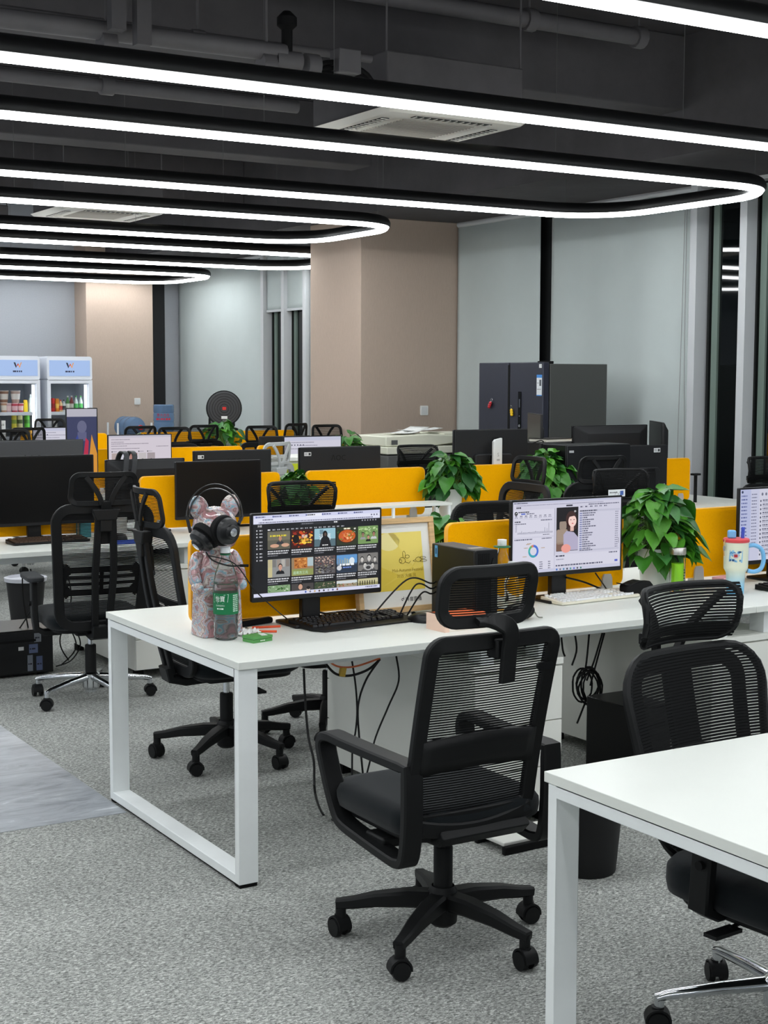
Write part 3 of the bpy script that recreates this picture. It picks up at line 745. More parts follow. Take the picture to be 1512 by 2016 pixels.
# ================================================================== MONITORS
MONK = mat('monitor_black', (20,20,22), .42, spec=.4)
MONB = mat('monitor_back_black', (34,35,37), .55, spec=.35, noise_scale=4, noise_amt=.05)
LOGOG = mat('logo_grey', (92,94,98), .4)
def monitor(label, loc, w, h, zb, rz=0.0, image=None, stand='post', back='flat', logo=None, sticker=None, depth=.03, group=None, tilt=0.0, bez=.008, chin=.018, mt=None, base=True, stand_y=.06, bm=None):
    """screen faces local -y; origin on the desk under the stand"""
    t=thing('monitor',label,'monitor',loc,R(rz),group)
    P=bpy.data.objects.new('panel',None)
    Z=zb+h/2; MONB_=bm or MONB
    body=MB().prism(rr(w,h,.006,3),-.004,.012,'y'); 
    pan=body.build('panel', mt or MONK, t, loc=(0,0,Z), rot=(R(tilt),0,0), bev=.0015)
    if back=='flat': MB().prism(rr(w*.62,h*.55,.03,4,0,-h*.06),.012,.012+depth,'y').build('rear_housing', MONB, pan, bev=.01)
    elif back=='full': MB().prism(rr(w*.985,h*.98,.006,3),.0125,.022,'y').build('rear_cover', MONB_, pan, bev=.003); MB().prism(rr(w*.5,h*.4,.02,4,0,-h*.16),.022,.022+depth,'y').build('rear_housing', MONB, pan, bev=.01)
    else:
        o=rr(w*.985,h*.97,.015,4); n=len(o); L=[(1,.0125),(.985,.02),(.86,.035),(.72,.055),(.70,.058)]
        vs=[(a*s,y,b*s) for s,y in L for a,b in o]; fs=[(i*n+k,i*n+(k+1)%n,(i+1)*n+(k+1)%n,(i+1)*n+k) for i in range(len(L)-1) for k in range(n)]+[tuple((len(L)-1)*n+k for k in range(n))]
        MB().add(vs,fs).build('rear_cover', MONB, pan, angle=25)
    sw=w-2*bez; sh=h-bez-chin
    if image is None: MB().prism([(-sw/2,-h/2+chin),(sw/2,-h/2+chin),(sw/2,h/2-bez),(-sw/2,h/2-bez)],-.0046,-.0042,'y').build('screen', SCRBLK, pan)
    else:
        fl=Flat(); image(fl,sw,sh); fl.build('screen', SCREEN, pan, loc=(-sw/2,-.0042,-h/2+chin))
    if stand=='post':
        MB().box(-.038,.038,stand_y-.012,stand_y+.018,.012,zb+h*.45).build('stand_post', MONK, t, bev=.004)
        MB().box(-.045,.045,.012,stand_y,zb+h*.38,zb+h*.52).build('stand_hinge', MONK, t, bev=.004)
        if base: MB().prism(rr(.22,.17,.012,3,0,stand_y-.01),0,.012).build('stand_base', MONK, t, bev=.003)
    elif stand=='round':
        MB().cyl((0,stand_y,.012),(0,stand_y,zb+h*.4),.022).build('stand_post', MONK, t)
        MB().lathe([(.115,0),(.115,.008),(.09,.014),(.0,.016)],28,(0,stand_y,0)).build('stand_base', MONK, t)
    elif stand=='vee':
        for s in(-1,1): MB().strap([(0,stand_y,zb+.05),(s*.06,stand_y-.02,.05),(s*.13,stand_y-.06,.008)],.03,.014,(0,1,0)).build('stand_leg', MONK, t)
        MB().box(-.03,.03,.012,stand_y+.01,.03,zb+h*.35).build('stand_post', MONK, t, bev=.004)
    if logo:
        yb=.0226 if back=='full' else .0127
        f=Flat(.0004); f.text(0,0,logo[1],logo[0],(86,88,92) if len(logo)<4 else logo[3],1,'CENTER'); f.build('logo', PRINT, pan, loc=(0+logo[2][0],yb,logo[2][1]), rot=(0,0,PI))
    if sticker:
        for (sx,sz,sw2,sh2) in sticker:
            f=Flat(.0004); f.rect(-sw2/2,-sh2/2,sw2/2,sh2/2,(226,228,228),1); f.rect(sw2*.12,-sh2*.3,sw2*.42,sh2*.3,(60,62,66),2); f.greek(-sw2*.42,sh2*.1,sw2*.4,sh2*.14,(120,122,126),2); f.greek(-sw2*.42,-sh2*.2,sw2*.4,sh2*.14,(120,122,126),2)
            yb={'flat':.0125,'full':.0226}.get(back,.030); f.build('sticker', PRINT, pan, loc=(sx,yb,sz), rot=(0,0,PI))
    bpy.data.objects.remove(P)
    return t
# ---- what the screens show
def face(f, cx, cz, s, hair=(24,20,20), skin=(196,152,128), shirt=(40,42,48), l=3, long=False):
    f.poly([(cx-s*1.5,cz-s*2.2),(cx-s*1.2,cz-s*1.35),(cx-s*.4,cz-s*1.05),(cx+s*.4,cz-s*1.05),(cx+s*1.2,cz-s*1.35),(cx+s*1.5,cz-s*2.2)],shirt,l)
    if long: f.ell(cx,cz-s*.25,s*.95,s*1.35,hair,l+1)
    f.rect(cx-s*.25,cz-s*1.25,cx+s*.25,cz-s*.6,tuple(int(c*.86) for c in skin),l+1)
    f.ell(cx,cz+s*.18,s*.74,s*.92,hair,l+2); f.ell(cx,cz-s*.1,s*.62,s*.82,skin,l+3)
    for k in(-1,1):
        f.ell(cx+k*s*.25,cz+s*.02,s*.11,s*.05,(40,30,30),l+4,8); f.rect(cx+k*s*.25-s*.15,cz+s*.14,cx+k*s*.25+s*.15,cz+s*.18,(60,44,40),l+4)
    f.poly([(cx-s*.06,cz-s*.25),(cx+s*.06,cz-s*.25),(cx,cz)],tuple(int(c*.84) for c in skin),l+4); f.ell(cx,cz-s*.45,s*.2,s*.06,(150,78,74),l+4,8)
def scatter(f, x0,z0,x1,z1, cols, n, s0, s1, l, seed):
    r=random.Random(seed)
    for k in range(n):
        s=r.uniform(s0,s1); x=r.uniform(x0+s,x1-s); z=r.uniform(z0+s*.7,z1-s*.7)
        f.ell(x,z,s,s*r.uniform(.35,.7),r.choice(cols),l,9,r.uniform(-.5,.5))
def dark_page(f, W, H):
    X=lambda u:u*W; V=lambda v:(1-v)*H; r=random.Random(4)
    f.rect(0,0,W,H,(22,23,28),0)
    f.rect(0,V(.105),W,H,(206,209,236),1); f.rect(0,V(.10),W,V(.04),(221,223,241),2); f.rrect(X(.405),V(.042),X(.53),V(.006),.002,(232,233,245),3)
    for k in range(7): f.greek(X(.03+.128*k),V(.028),X(.06),.0042,(92,96,130) if k!=3 else (50,50,60),4,r); f.ell(X(.022+.128*k),V(.021),.0032,.0032,(80,90,150),4)
    f.greek(X(.07),V(.062),X(.08),.004,(90,92,120),4,r); f.greek(X(.04),V(.095),X(.9),.0036,(100,102,128),4,r)
    for k in range(3): f.ell(X(.93+.022*k),V(.058),.003,.003,(92,94,120),4)
    f.rect(0,0,W,V(.957),(212,214,236),1)
    for k,c in enumerate(((60,90,170),(120,120,130),(200,170,120),(90,70,60),(60,60,70),(150,150,160),(80,90,140),(120,80,70))): f.ell(X(.40+.036*k),V(.978),.0038,.0038,c,2)
    f.greek(X(.88),V(.982),X(.1),.004,(110,112,140),2,r)
    f.rrect(X(.36),V(.145),X(.665),V(.112),.003,(44,45,52),1); f.greek(X(.37),V(.133),X(.09),.0035,(120,122,130),2,r); f.greek(X(.625),V(.134),X(.03),.005,(225,225,230),2,r)
    f.text(X(.032),V(.142),.0088,'抖音',(240,240,245),2)
    for v in (.185,.225,.263,.325,.368,.408,.468,.508,.55): f.ell(X(.026),V(v),.0028,.0028,(200,200,206),2); f.greek(X(.045),V(v)-.0022,X(.022),.0044,(190,190,198),2,r)
    for k in range(17): f.greek(X(.108+.036*k),V(.19),X(.022),.0042,(235,235,240) if k==0 else (165,166,174),2,r)
    for k in range(6): f.ell(X(.855+.022*k),V(.125),.003,.003,(150,150,160),2)
    cols=[(.107,.279),(.29,.462),(.470,.637),(.647,.813),(.82,.985)]
    for R_,(va,vb) in enumerate(((.20,.425),(.545,.77),(.87,.955))):
        for c,(ua,ub) in enumerate(cols):
            x0,x1,z0,z1=X(ua),X(ub),V(vb),V(va); w=x1-x0; h=z1-z0; cx=(x0+x1)/2; cz=(z0+z1)/2
            def bg(col): f.rrect(x0,z0,x1,z1,.0025,col,1)
            if R_==0:
                if c==0:
                    bg((92,90,78)); f.rect(x0,cz,x1,z1-.003,(112,108,92),2); face(f,cx+.005,cz+.008,.0105,(30,26,22),(190,140,112),(52,54,60),3)
                    f.ell(x0+w*.3,z0+h*.2,w*.2,h*.1,(206,160,134),8); f.ell(x0+w*.78,z0+h*.22,w*.18,h*.1,(206,160,134),8); f.greek(x0+w*.1,z1-h*.3,w*.75,.006,(214,200,60),9,r)
                if c==1:
                    bg((58,18,14)); scatter(f,x0,z0,x1,z1,[(206,74,24),(236,132,40),(150,36,18),(250,190,80),(90,24,16)],46,.003,.009,2,1); f.ell(x0+w*.2,cz,w*.15,h*.24,(12,8,8),3)
                    f.text(x0+w*.45,cz+.004,.013,'周转',(240,236,230),4); f.text(x0+w*.40,cz-.009,.012,'洛克斯',(246,214,70),4); f.greek(x0+w*.40,cz-.017,w*.5,.0045,(246,214,70),4,r)
                if c==2:
                    bg((150,190,206)); f.rect(x0,z0,x1,cz-.006,(86,110,120),2); f.rect(x0+w*.25,cz,x0+w*.42,z1-.004,(110,140,156),2)
                    f.text(cx,cz-.008,.026,'诸葛',(232,236,240),3,'CENTER'); f.ell(cx,cz+.010,.0105,.015,(14,14,18),4); f.poly([(cx-.024,z0),(cx-.016,cz-.004),(cx-.007,cz+.006),(cx+.007,cz+.006),(cx+.017,cz-.004),(cx+.026,z0)],(20,20,26),5); f.ell(cx+.001,cz+.011,.0048,.0065,(92,70,62),6); f.greek(cx-.012,z0+.003,.024,.004,(220,220,220),7,r)
                if c==3:
                    bg((44,52,34)); scatter(f,x0,cz,x1,z1,[(60,90,40),(30,40,24),(220,216,208)],22,.002,.006,2,3); f.ell(cx,cz-.001,w*.45,h*.40,(64,34,20),3,24); f.ell(cx,cz,w*.41,h*.35,(196,92,36),4,24); scatter(f,cx-w*.34,cz-h*.27,cx+w*.34,cz+h*.28,[(226,142,74),(168,56,26),(238,196,150),(206,96,60),(120,130,50)],44,.0025,.006,5,5)
                    f.greek(cx-.014,z1-.008,.028,.005,(250,240,210),6,r)
                if c==4:
                    bg((118,150,92)); scatter(f,x0,cz,x1,z1,[(146,186,110),(84,120,66),(190,214,160)],40,.002,.006,2,7); face(f,x0+w*.24,cz+.002,.0085,(28,26,26),(150,118,100),(150,152,150),3); face(f,x0+w*.78,cz+.003,.009,(28,26,26),(158,120,100),(196,198,200),3); face(f,cx,cz-.008,.0075,(24,22,22),(196,148,126),(20,20,24),8)
            elif R_==1:
                if c==0:
                    bg((140,142,142)); 
                    for k in range(5): f.rect(x0+.001+k*w*.2,cz+.004,x0+k*w*.2+w*.17,z1-.002,[(168,160,152),(120,118,116),(150,140,132),(176,172,166),(130,122,116)][k],2)
                    f.rect(x0+.001,z0+.001,x0+w*.2,z1-.001,(196,186,140),2); face(f,cx+.005,cz+.004,.0118,(40,38,38),(206,156,136),(22,24,30),3)
                if c==1:
                    bg((150,126,96)); f.rrect(x0+w*.12,cz-.006,x0+w*.72,z1-.001,.003,(186,116,54),2); scatter(f,x0+w*.12,cz-.006,x0+w*.72,z1-.001,[(212,140,70),(150,84,36),(226,170,96),(120,64,30)],46,.002,.006,3,9); f.rect(x0+w*.72,cz,x1-.001,z1-.001,(172,190,196),3); f.rect(x0+.001,z0+.001,x1-.001,z0+h*.36,(140,150,86),3); f.text(x0+w*.06,z0+h*.1,.0125,'适用方三元',(196,236,206),5)
                if c==2:
                    bg((84,78,80)); scatter(f,x0,z0+h*.46,x1,z1,[(150,120,110),(196,166,150),(110,60,56),(60,54,60),(214,190,176)],70,.0015,.0042,2,11); scatter(f,x0,z0,x1,z0+h*.5,[(40,40,44),(92,92,96),(130,130,134),(24,24,28),(150,146,120)],54,.002,.007,3,12)
                if c==3:
                    bg((70,92,122)); f.rect(x0,cz,x1,z1-.002,(96,150,204),2); 
                    for k in range(6): f.rect(x0+w*(.04+.11*k),cz-.006,x0+w*(.11+.11*k),z1-h*(.2+.05*(k%3)),(120+12*k,140+9*k,160),3)
                    f.ell(x0+w*.74,cz+.008,w*.13,h*.2,(216,228,236),4); f.rect(x0,z0+.001,x1,z0+h*.42,(40,52,70),4); f.ell(x0+w*.12,z0+h*.26,w*.12,h*.14,(206,210,216),5); f.greek(cx-w*.36,cz-.008,w*.72,.007,(240,244,248),6,r); f.greek(cx-w*.2,cz-.017,w*.4,.004,(120,150,230),6,r)
                if c==4:
                    bg((120,118,116))
                    for k,(a,b,s) in enumerate(((.2,.66,.010),(.55,.72,.012),(.84,.62,.009),(.35,.3,.012),(.72,.28,.011))): face(f,x0+w*a,z0+h*b,s,(26,26,28),(206,204,200),(70,70,72),2)
                    f.ell(x0+w*.5,z0+h*.18,w*.2,h*.16,(176,176,176),9); f.ell(x0+w*.5,z0+h*.18,w*.12,h*.1,(60,60,62),10)
            else:
                if c==0: bg((130,160,120)); scatter(f,x0,z0,x1,z1,[(70,110,60),(186,206,176),(96,140,84),(40,70,40)],34,.002,.005,2,15)
                if c==1: bg((70,66,66)); f.ell(x0+w*.4,z1-.008,.010,.011,(30,26,26),3); f.ell(x0+w*.4,z1-.012,.0085,.010,(206,160,136),4); f.ell(x0+w*.76,z0+.003,.007,.008,(214,196,184),4); f.ell(x0+w*.76,z0+.008,.008,.006,(26,22,24),5)
                if c==2: bg((58,72,50)); scatter(f,x0,z0,x1,z1,[(84,100,70),(170,150,130),(36,48,32)],34,.0015,.004,2,16)
                if c==3: bg((160,150,130)); f.rect(x0,cz,x1,z1-.002,(206,214,216),2); scatter(f,x0,z0,x1,cz+.002,[(96,120,70),(180,120,96),(120,80,60)],30,.002,.004,3,17)
                if c==4:
                    bg((196,190,150)); f.rect(x0,z0,x1,z0+h*.4,(150,146,100),2)
                    for k in range(7): f.rect(x0+w*(.08+.12*k),z0+.002,x0+w*(.13+.12*k),cz+.002,(50,46,34),3); f.ell(x0+w*(.105+.12*k),cz+.003,.002,.0025,(50,46,34),4)
            if R_<2:
                f.greek(x0,V(vb+.03),w*.94,.0042,(214,215,220),2,r); f.greek(x0,V(vb+.057),w*.9,.0042,(206,207,212),2,r); f.greek(x0,V(vb+.083),w*.45,.0034,(120,122,130),2,r)
def live_page(f, W, H):
    X=lambda u:u*W; V=lambda v:(1-v)*H; r=random.Random(9); K=(90,90,112)
    f.rect(0,0,W,H,(203,202,219),0)
    f.rect(0,V(.03),W,H,(190,192,214),1); f.greek(X(.01),V(.025),X(.12),.0035,(60,60,80),2,r); f.greek(X(.03),V(.058),X(.8),.003,(150,150,172),2,r); f.rrect(X(.48),V(.092),X(.54),V(.07),.002,(52,52,66),2)
    f.greek(X(.69),V(.085),X(.29),.0042,K,2,r); f.greek(X(.03),V(.092),X(.04),.006,(50,50,66),2,r)
    f.rrect(X(.012),V(.238),X(.37),V(.115),.002,(212,211,226),1); f.ell(X(.028),V(.16),.008,.008,(30,30,36),2); f.poly([(X(.02),V(.165)),(X(.03),V(.145)),(X(.036),V(.16))],(220,220,226),3); f.greek(X(.048),V(.152),X(.1),.005,(56,56,74),2,r); f.rrect(X(.072),V(.178),X(.11),V(.160),.001,(82,104,200),2); f.greek(X(.12),V(.176),X(.07),.004,K,2,r)
    for k in range(8): f.greek(X(.02+.043*k),V(.205),X(.02),.004,K,2,r); f.greek(X(.016+.043*k),V(.225),X(.028),.003,(140,140,160),2,r)
    f.rrect(X(.012),V(.49),X(.37),V(.25),.002,(212,211,226),1); f.greek(X(.016),V(.285),X(.055),.005,(56,56,74),2,r); f.greek(X(.016),V(.312),X(.1),.0036,K,2,r); f.greek(X(.25),V(.272),X(.1),.004,K,2,r)
    base=V(.43); f.line([(X(.04),base),(X(.36),base)],.001,(110,112,130),2)
    for k in range(60):
        u=.045+.0052*k; hh=r.uniform(.0004,.0022)
        for a,b in ((6,.008),(30,.006),(46,.018),(50,.014),(53,.036)):
            if k==a: hh=b
        f.rect(X(u),base,X(u)+.0014,base+hh,(86,90,116),3)
    for k in range(8): f.greek(X(.022),V(.33+.0125*k),X(.013),.0024,(150,150,170),2,r)
    f.greek(X(.04),V(.448),X(.32),.0024,(140,140,160),2,r); f.greek(X(.27),V(.475),X(.06),.003,K,2,r)
    f.rrect(X(.012),V(.97),X(.37),V(.51),.002,(212,211,226),1); f.greek(X(.016),V(.535),X(.16),.005,K,2,r); f.greek(X(.26),V(.53),X(.09),.004,K,2,r)
    cx,cz=X(.185),V(.695); a=PI/2
    for fr,col in ((.42,(72,112,206)),(.30,(62,160,178)),(.12,(70,176,170)),(.09,(104,176,110)),(.07,(214,120,96))): f.ring(cx,cz,.0165,.026,a,a-2*PI*fr,col,3,14); a-=2*PI*fr
    for (u,v) in ((.12,.60),(.1,.65),(.255,.66),(.09,.77),(.13,.59)): f.greek(X(u),V(v),X(.035),.003,(176,150,120),2,r)
    for k in range(4): f.greek(X(.24),V(.86+.03*k),X(.03),.0036,K,2,r); f.greek(X(.32),V(.86+.03*k),X(.02),.0036,K,2,r)
    f.rect(X(.376),V(.78),X(.378),V(.11),(90,90,104),2)
    x0,x1,z0,z1=X(.392),X(.594),V(.725),V(.105); w=x1-x0; h=z1-z0
    f.rrect(x0,z0,x1,z1,.002,(24,22,26),2); f.rrect(x0+w*.14,z0+h*.50,x0+w*.46,z0+h*.68,.006,(150,134,122),3); f.rrect(x0+w*.01,z0+h*.16,x0+w*.52,z0+h*.50,.008,(158,140,126),3); f.rect(x0,z0+.001,x0+w*.4,z0+h*.2,(120,92,80),3)
    hx,hz=x0+w*.70,z0+h*.71
    f.ell(hx-.003,hz+.002,w*.25,h*.19,(62,40,38),4,20); f.poly([(hx-w*.22,hz),(hx-w*.2,hz-h*.24),(hx+w*.02,hz-h*.28),(hx+w*.22,hz-h*.2),(hx+w*.24,hz)],(62,40,38),4)
    f.poly([(x0+w*.34,z0+.002),(x0+w*.32,z0+h*.38),(x0+w*.46,z0+h*.46),(x0+w*.8,z0+h*.42),(x1-.0005,z0+h*.3),(x1-.0005,z0+.002)],(176,170,196),5); f.rect(hx-w*.07,hz-h*.26,hx+w*.09,hz-h*.1,(222,182,172),6)
    f.ell(hx+w*.02,hz-h*.03,w*.185,h*.135,(240,206,198),7,20); f.poly([(hx-w*.2,hz+h*.02),(hx-w*.1,hz+h*.13),(hx+w*.1,hz+h*.13),(hx+w*.22,hz+h*.04),(hx+w*.1,hz+h*.085),(hx-w*.1,hz+h*.07)],(62,40,38),8)
    for k in(-1,1): f.ell(hx+w*.02+k*w*.075,hz,w*.035,h*.009,(60,40,40),8,8)
    f.ell(hx+w*.03,hz-h*.085,w*.045,h*.013,(206,92,96),8,10); f.ell(x0+w*.44,z0+h*.06,w*.22,h*.1,(232,156,146),8,14); f.ell(x0+w*.84,z1-h*.1,w*.05,h*.025,(170,166,170),8)
    for k in range(6): f.greek(X(.612+.045*k),V(.118),X(.026),.005,K,2,r)
    f.rect(X(.603),V(.185),X(.99),V(.157),(190,190,208),1); f.greek(X(.61),V(.178),X(.16),.005,(70,70,90),2,r)
    for k in range(17):
        v=.205+.0315*k; f.rrect(X(.607),V(v+.008),X(.63),V(v-.008),.001,(116,124,170),2); f.greek(X(.635),V(v+.006),X(r.uniform(.04,.13)),.0046,(84,84,106),2,r); f.greek(X(.945),V(v+.004),X(.03),.0036,(130,130,150),2,r)
    f.rect(X(.978),V(.66),X(.981),V(.58),(70,70,84),2); f.rect(X(.603),V(.745),X(.985),V(.722),(190,190,208),2); f.greek(X(.61),V(.738),X(.12),.004,K,3,r)
    f.rect(X(.385),V(.95),X(.99),V(.77),(211,210,225),1); f.greek(X(.39),V(.80),X(.08),.006,(70,70,90),2,r); f.greek(X(.89),V(.795),X(.08),.005,K,2,r); f.greek(X(.395),V(.845),X(.07),.004,(150,150,170),2,r); f.greek(X(.39),V(.935),X(.44),.006,K,2,r); f.rrect(X(.945),V(.925),X(.975),V(.895),.002,(84,96,190),2)
    f.rect(0,0,W,V(.957),(196,197,218),2)
    for k in range(8): f.ell(X(.40+.032*k),V(.978),.0042,.0042,[(60,110,190),(120,120,130),(60,130,170),(50,50,60),(70,150,150),(100,110,200),(80,80,90),(60,120,110)][k],3)
def doc_page(f, W, H):
    X=lambda u:u*W; V=lambda v:(1-v)*H; r=random.Random(21)
    f.rect(0,0,W,H,(202,202,218),0); f.rect(0,0,X(.11),H,(176,182,214),1); f.rect(X(.11),0,X(.20),H,(192,194,216),1)
    f.ell(X(.02),V(.035),.006,.006,(50,60,90),3)
    for k in range(16): f.greek(X(.012),V(.1+.05*k),X(.06),.006,(92,100,150),2,r); f.greek(X(.118),V(.08+.045*k),X(.055),.005,(120,122,146),2,r)
    for k in range(4): f.ell(X(.23+.04*k),V(.075),.006,.007,(110,112,130),2)
    for k in range(14): f.ell(X(.215),V(.17+.058*k),.004,.005,(70,72,92),2); f.greek(X(.235),V(.17+.058*k),X(r.uniform(.1,.5)),.006,(104,104,124),2,r); f.greek(X(.235),V(.19+.058*k),X(r.uniform(.2,.6)),.004,(150,150,168),2,r)
def photos_page(f, W, H):
    X=lambda u:u*W; V=lambda v:(1-v)*H; r=random.Random(31)
    f.rect(0,0,W,H,(206,198,208),0); f.rect(0,V(.05),W,H,(190,186,200),1)
    for v,a in ((.10,.3),(.16,.2),(.20,.6),(.25,.25),(.31,.45)): f.greek(X(.04),V(v),X(a),.005,(128,120,134),2,r)
    f.greek(X(.76),V(.27),X(.2),.005,(128,120,134),2,r)
    for k in range(5):
        x0=X(.045+.142*k); x1=x0+X(.125); f.ell(x0+.004,V(.375),.005,.005,(40,36,40),2); f.greek(x0+.012,V(.38),X(.06),.004,(120,114,126),2,r)
        f.rect(x0,V(.80),x1,V(.41),[(176,160,158),(196,196,206),(168,120,110),(190,184,186),(160,150,154)][k],2); face(f,(x0+x1)/2+[.02,-.004,.006,.002,.0][k],V(.60),.017,(20,16,18),(226,192,182),(48,44,50) if k%2 else (206,196,196),3,True)
    for k in range(3): f.greek(X(.04),V(.86+.04*k),X(.7),.005,(140,132,146),2,r)
def colour_page(f, W, H):
    f.rect(0,0,W,H,(54,58,92),0); f.rect(0,H*.88,W,H,(176,174,186),1)
    f.poly([(0,H*.25),(W*.35,H*.6),(W*.6,H*.2),(W*.4,0),(0,0)],(46,62,140),2); f.poly([(W*.5,H*.12),(W*.62,H*.55),(W*.72,H*.5),(W*.68,H*.1)],(176,40,70),3); f.poly([(W*.7,H*.1),(W*.82,H*.6),(W,H*.3),(W,0),(W*.75,0)],(206,140,50),4); f.ell(W*.5,H*.72,W*.16,H*.1,(96,98,128),2); f.rect(W*.35,H*.5,W*.65,H*.64,(88,90,124),2); f.rect(W*.4,H*.03,W*.75,H*.08,(190,180,196),5)
def text_page(f, W, H):
    r=random.Random(int(W*1e4)); f.rect(0,0,W,H,(204,202,216),0); f.rect(0,H*.9,W,H,(190,192,212),1)
    for k in range(9): f.greek(W*.05+(W*.2 if k%2 else 0),H*(.84-.085*k),W*r.uniform(.3,.7),H*.018,(120,118,136),2,r)
    for k in range(6): f.ell(W*(.08+.05*k),H*.78,.006,.006,(80,80,100),2)
    f.ring(W*.5,H*.5,.02,.024,0,6.28,(150,110,120),3)
def page_thumbs(f, W, H):
    text_page(f,W,H)
    for k in range(6): f.rect(W*(.04+.16*k),H*.40,W*(.17+.16*k),H*.60,[(150,140,140),(60,56,60)][k%2],3); f.ell(W*(.1+.16*k),H*.54,.012,.016,(30,26,28),4)
def mon_px(label, y, xl, xr, yt, yb, **kw):
    """monitor whose panel front stands at depth y and covers the given pixels"""
    a=at_y(xl,(yt+yb)/2,y); b=at_y(xr,(yt+yb)/2,y); c=at_y((xl+xr)/2,yt,y); d=at_y((xl+xr)/2,yb,y)
    return monitor(label,((a.x+b.x)/2,y,ZT),b.x-a.x,c.z-d.z,d.z-ZT,**kw)
MG='black monitors on the desks'
mon_px('lit monitor with dark video page behind the black keyboard', 4.68, 494,750,1005,1176, image=dark_page, group=MG)
mon_px('lit monitor with white page and portrait video', 4.68, 1005,1223,980,1131, image=live_page, group=MG)
monitor('lit monitor with text page at the right edge', (4.98,4.68,ZT), .60,.345,.085, image=doc_page, group=MG)
# second row, near side (screens face the viewer, off)
a=at_y(185,975,7.86); monitor('switched-off monitor at left edge behind the chrome-based chair', (a.x-.33,7.86,ZT), .66,.385,(at_y(100,1033,7.86).z-ZT), group=MG)
mon_px('switched-off monitor behind the headphones', 7.86, 345,514,907,1020, group=MG, sticker=None)
# second row, far side (backs face the viewer)
a=at_y(163,890,8.16); monitor('monitor back with pale logo at the left edge', (a.x-.31,8.16,ZT), .62,.36,at_y(80,866,8.16).z-ZT-.36, rz=180, back='full', logo=('ΛOC',.05,(-.0,.06),(14,14,15)), group=MG, mt=MONB, bm=mat('monitor_back_grey',(66,68,71),.5))
a=at_y(206,903,8.16); b_=at_y(362,900,8.16); monitor('curved monitor back draped with grey headphones', ((a.x+b_.x)/2,8.16,ZT), b_.x-a.x,.36,at_y(290,903,8.16).z-ZT-.36, rz=180, back='bulge', sticker=[(-.2,.10,.045,.04)], group=MG)
a=at_y(379,884,8.2); b_=at_y(532,880,8.2); monitor('flat monitor back peeping over the switched-off monitor', ((a.x+b_.x)/2,8.2,ZT), b_.x-a.x,.345,at_y(450,886,8.2).z-ZT-.345, rz=180, back='full', sticker=[(.22,.135,.04,.022)], logo=('ΛOC',.045,(0,.09),(20,20,22)), group=MG)
a=at_y(587,902,8.2); b_=at_y(747,898,8.2); monitor('flat monitor back with white sticker above the riser shelf', ((a.x+b_.x)/2,8.2,ZT), b_.x-a.x,.345,at_y(667,879,8.2).z-ZT-.345, rz=180, back='full', sticker=[(.245,.13,.05,.024)], logo=('ΛOC',.05,(0.02,.085),(5,5,5)), group=MG)
a=at_y(891,880,8.2); b_=at_y(1036,875,8.2); monitor('flat monitor back behind the white router', ((a.x+b_.x)/2,8.2,ZT), b_.x-a.x,.36,at_y(960,845,8.2).z-ZT-.36, rz=180, back='full', logo=('REDMI',.035,(-.05,.10),(5,5,5)), group=MG)
a=at_y(1125,880,8.3); b_=at_y(1272,875,8.3); monitor('curved wide monitor back with label near the window', ((a.x+b_.x)/2,8.3,ZT), b_.x-a.x,.36,at_y(1198,837,8.3).z-ZT-.36, rz=180, back='bulge', sticker=[(-.16,.125,.08,.025)], group=MG)
a=at_y(1294,880,8.32); monitor('angled monitor back standing behind the curved wide one', (a.x+.02,8.36,ZT), .56,.36,at_y(1294,830,8.32).z-ZT-.36, rz=238, back='bulge', sticker=[(.12,.1,.04,.04)], group=MG)
a=at_y(1228,920,7.78); b_=at_y(1310,918,7.78); monitor('old monitor turned back to front by the orange screen', ((a.x+b_.x)/2,7.78,ZT), b_.x-a.x,.335,at_y(1270,876,7.78).z-ZT-.335, rz=180, back='full', sticker=[(-.09,.13,.06,.03),(-.16,-.12,.02,.025)], group=MG)
a=at_y(1052,850,8.5); monitor('tilted slim monitor seen edge-on beside the refrigerator', (a.x,8.5,ZT), .54,.33,at_y(1052,814,8.5).z-ZT-.33, rz=243, back='flat', group=MG, stand='vee')
# third and fourth rows
mon_px('lit monitor with row of portrait photos', 10.92, 212,338,855,945, image=photos_page, group=MG)
mon_px('lit monitor with plain text page in the third row', 10.92, 558,672,858,935, image=text_page, group=MG)
mon_px('lit monitor with thumbnails in the fourth row', 14.1, 64,150,841,905, image=page_thumbs, group=MG)
a=at_y(161,842,10.86); monitor('upright portrait monitor with colourful wallpaper', (a.x,10.86,ZT), .25,.52,at_y(170,803,10.86).z-ZT-.52, rz=-4, image=colour_page, group=MG)
a=at_y(470,865,11.35); monitor('small dark monitor back in the third row', (at_y(560,860,11.4).x,11.4,ZT), .5,.3,.10, rz=180, back='full', group=MG)
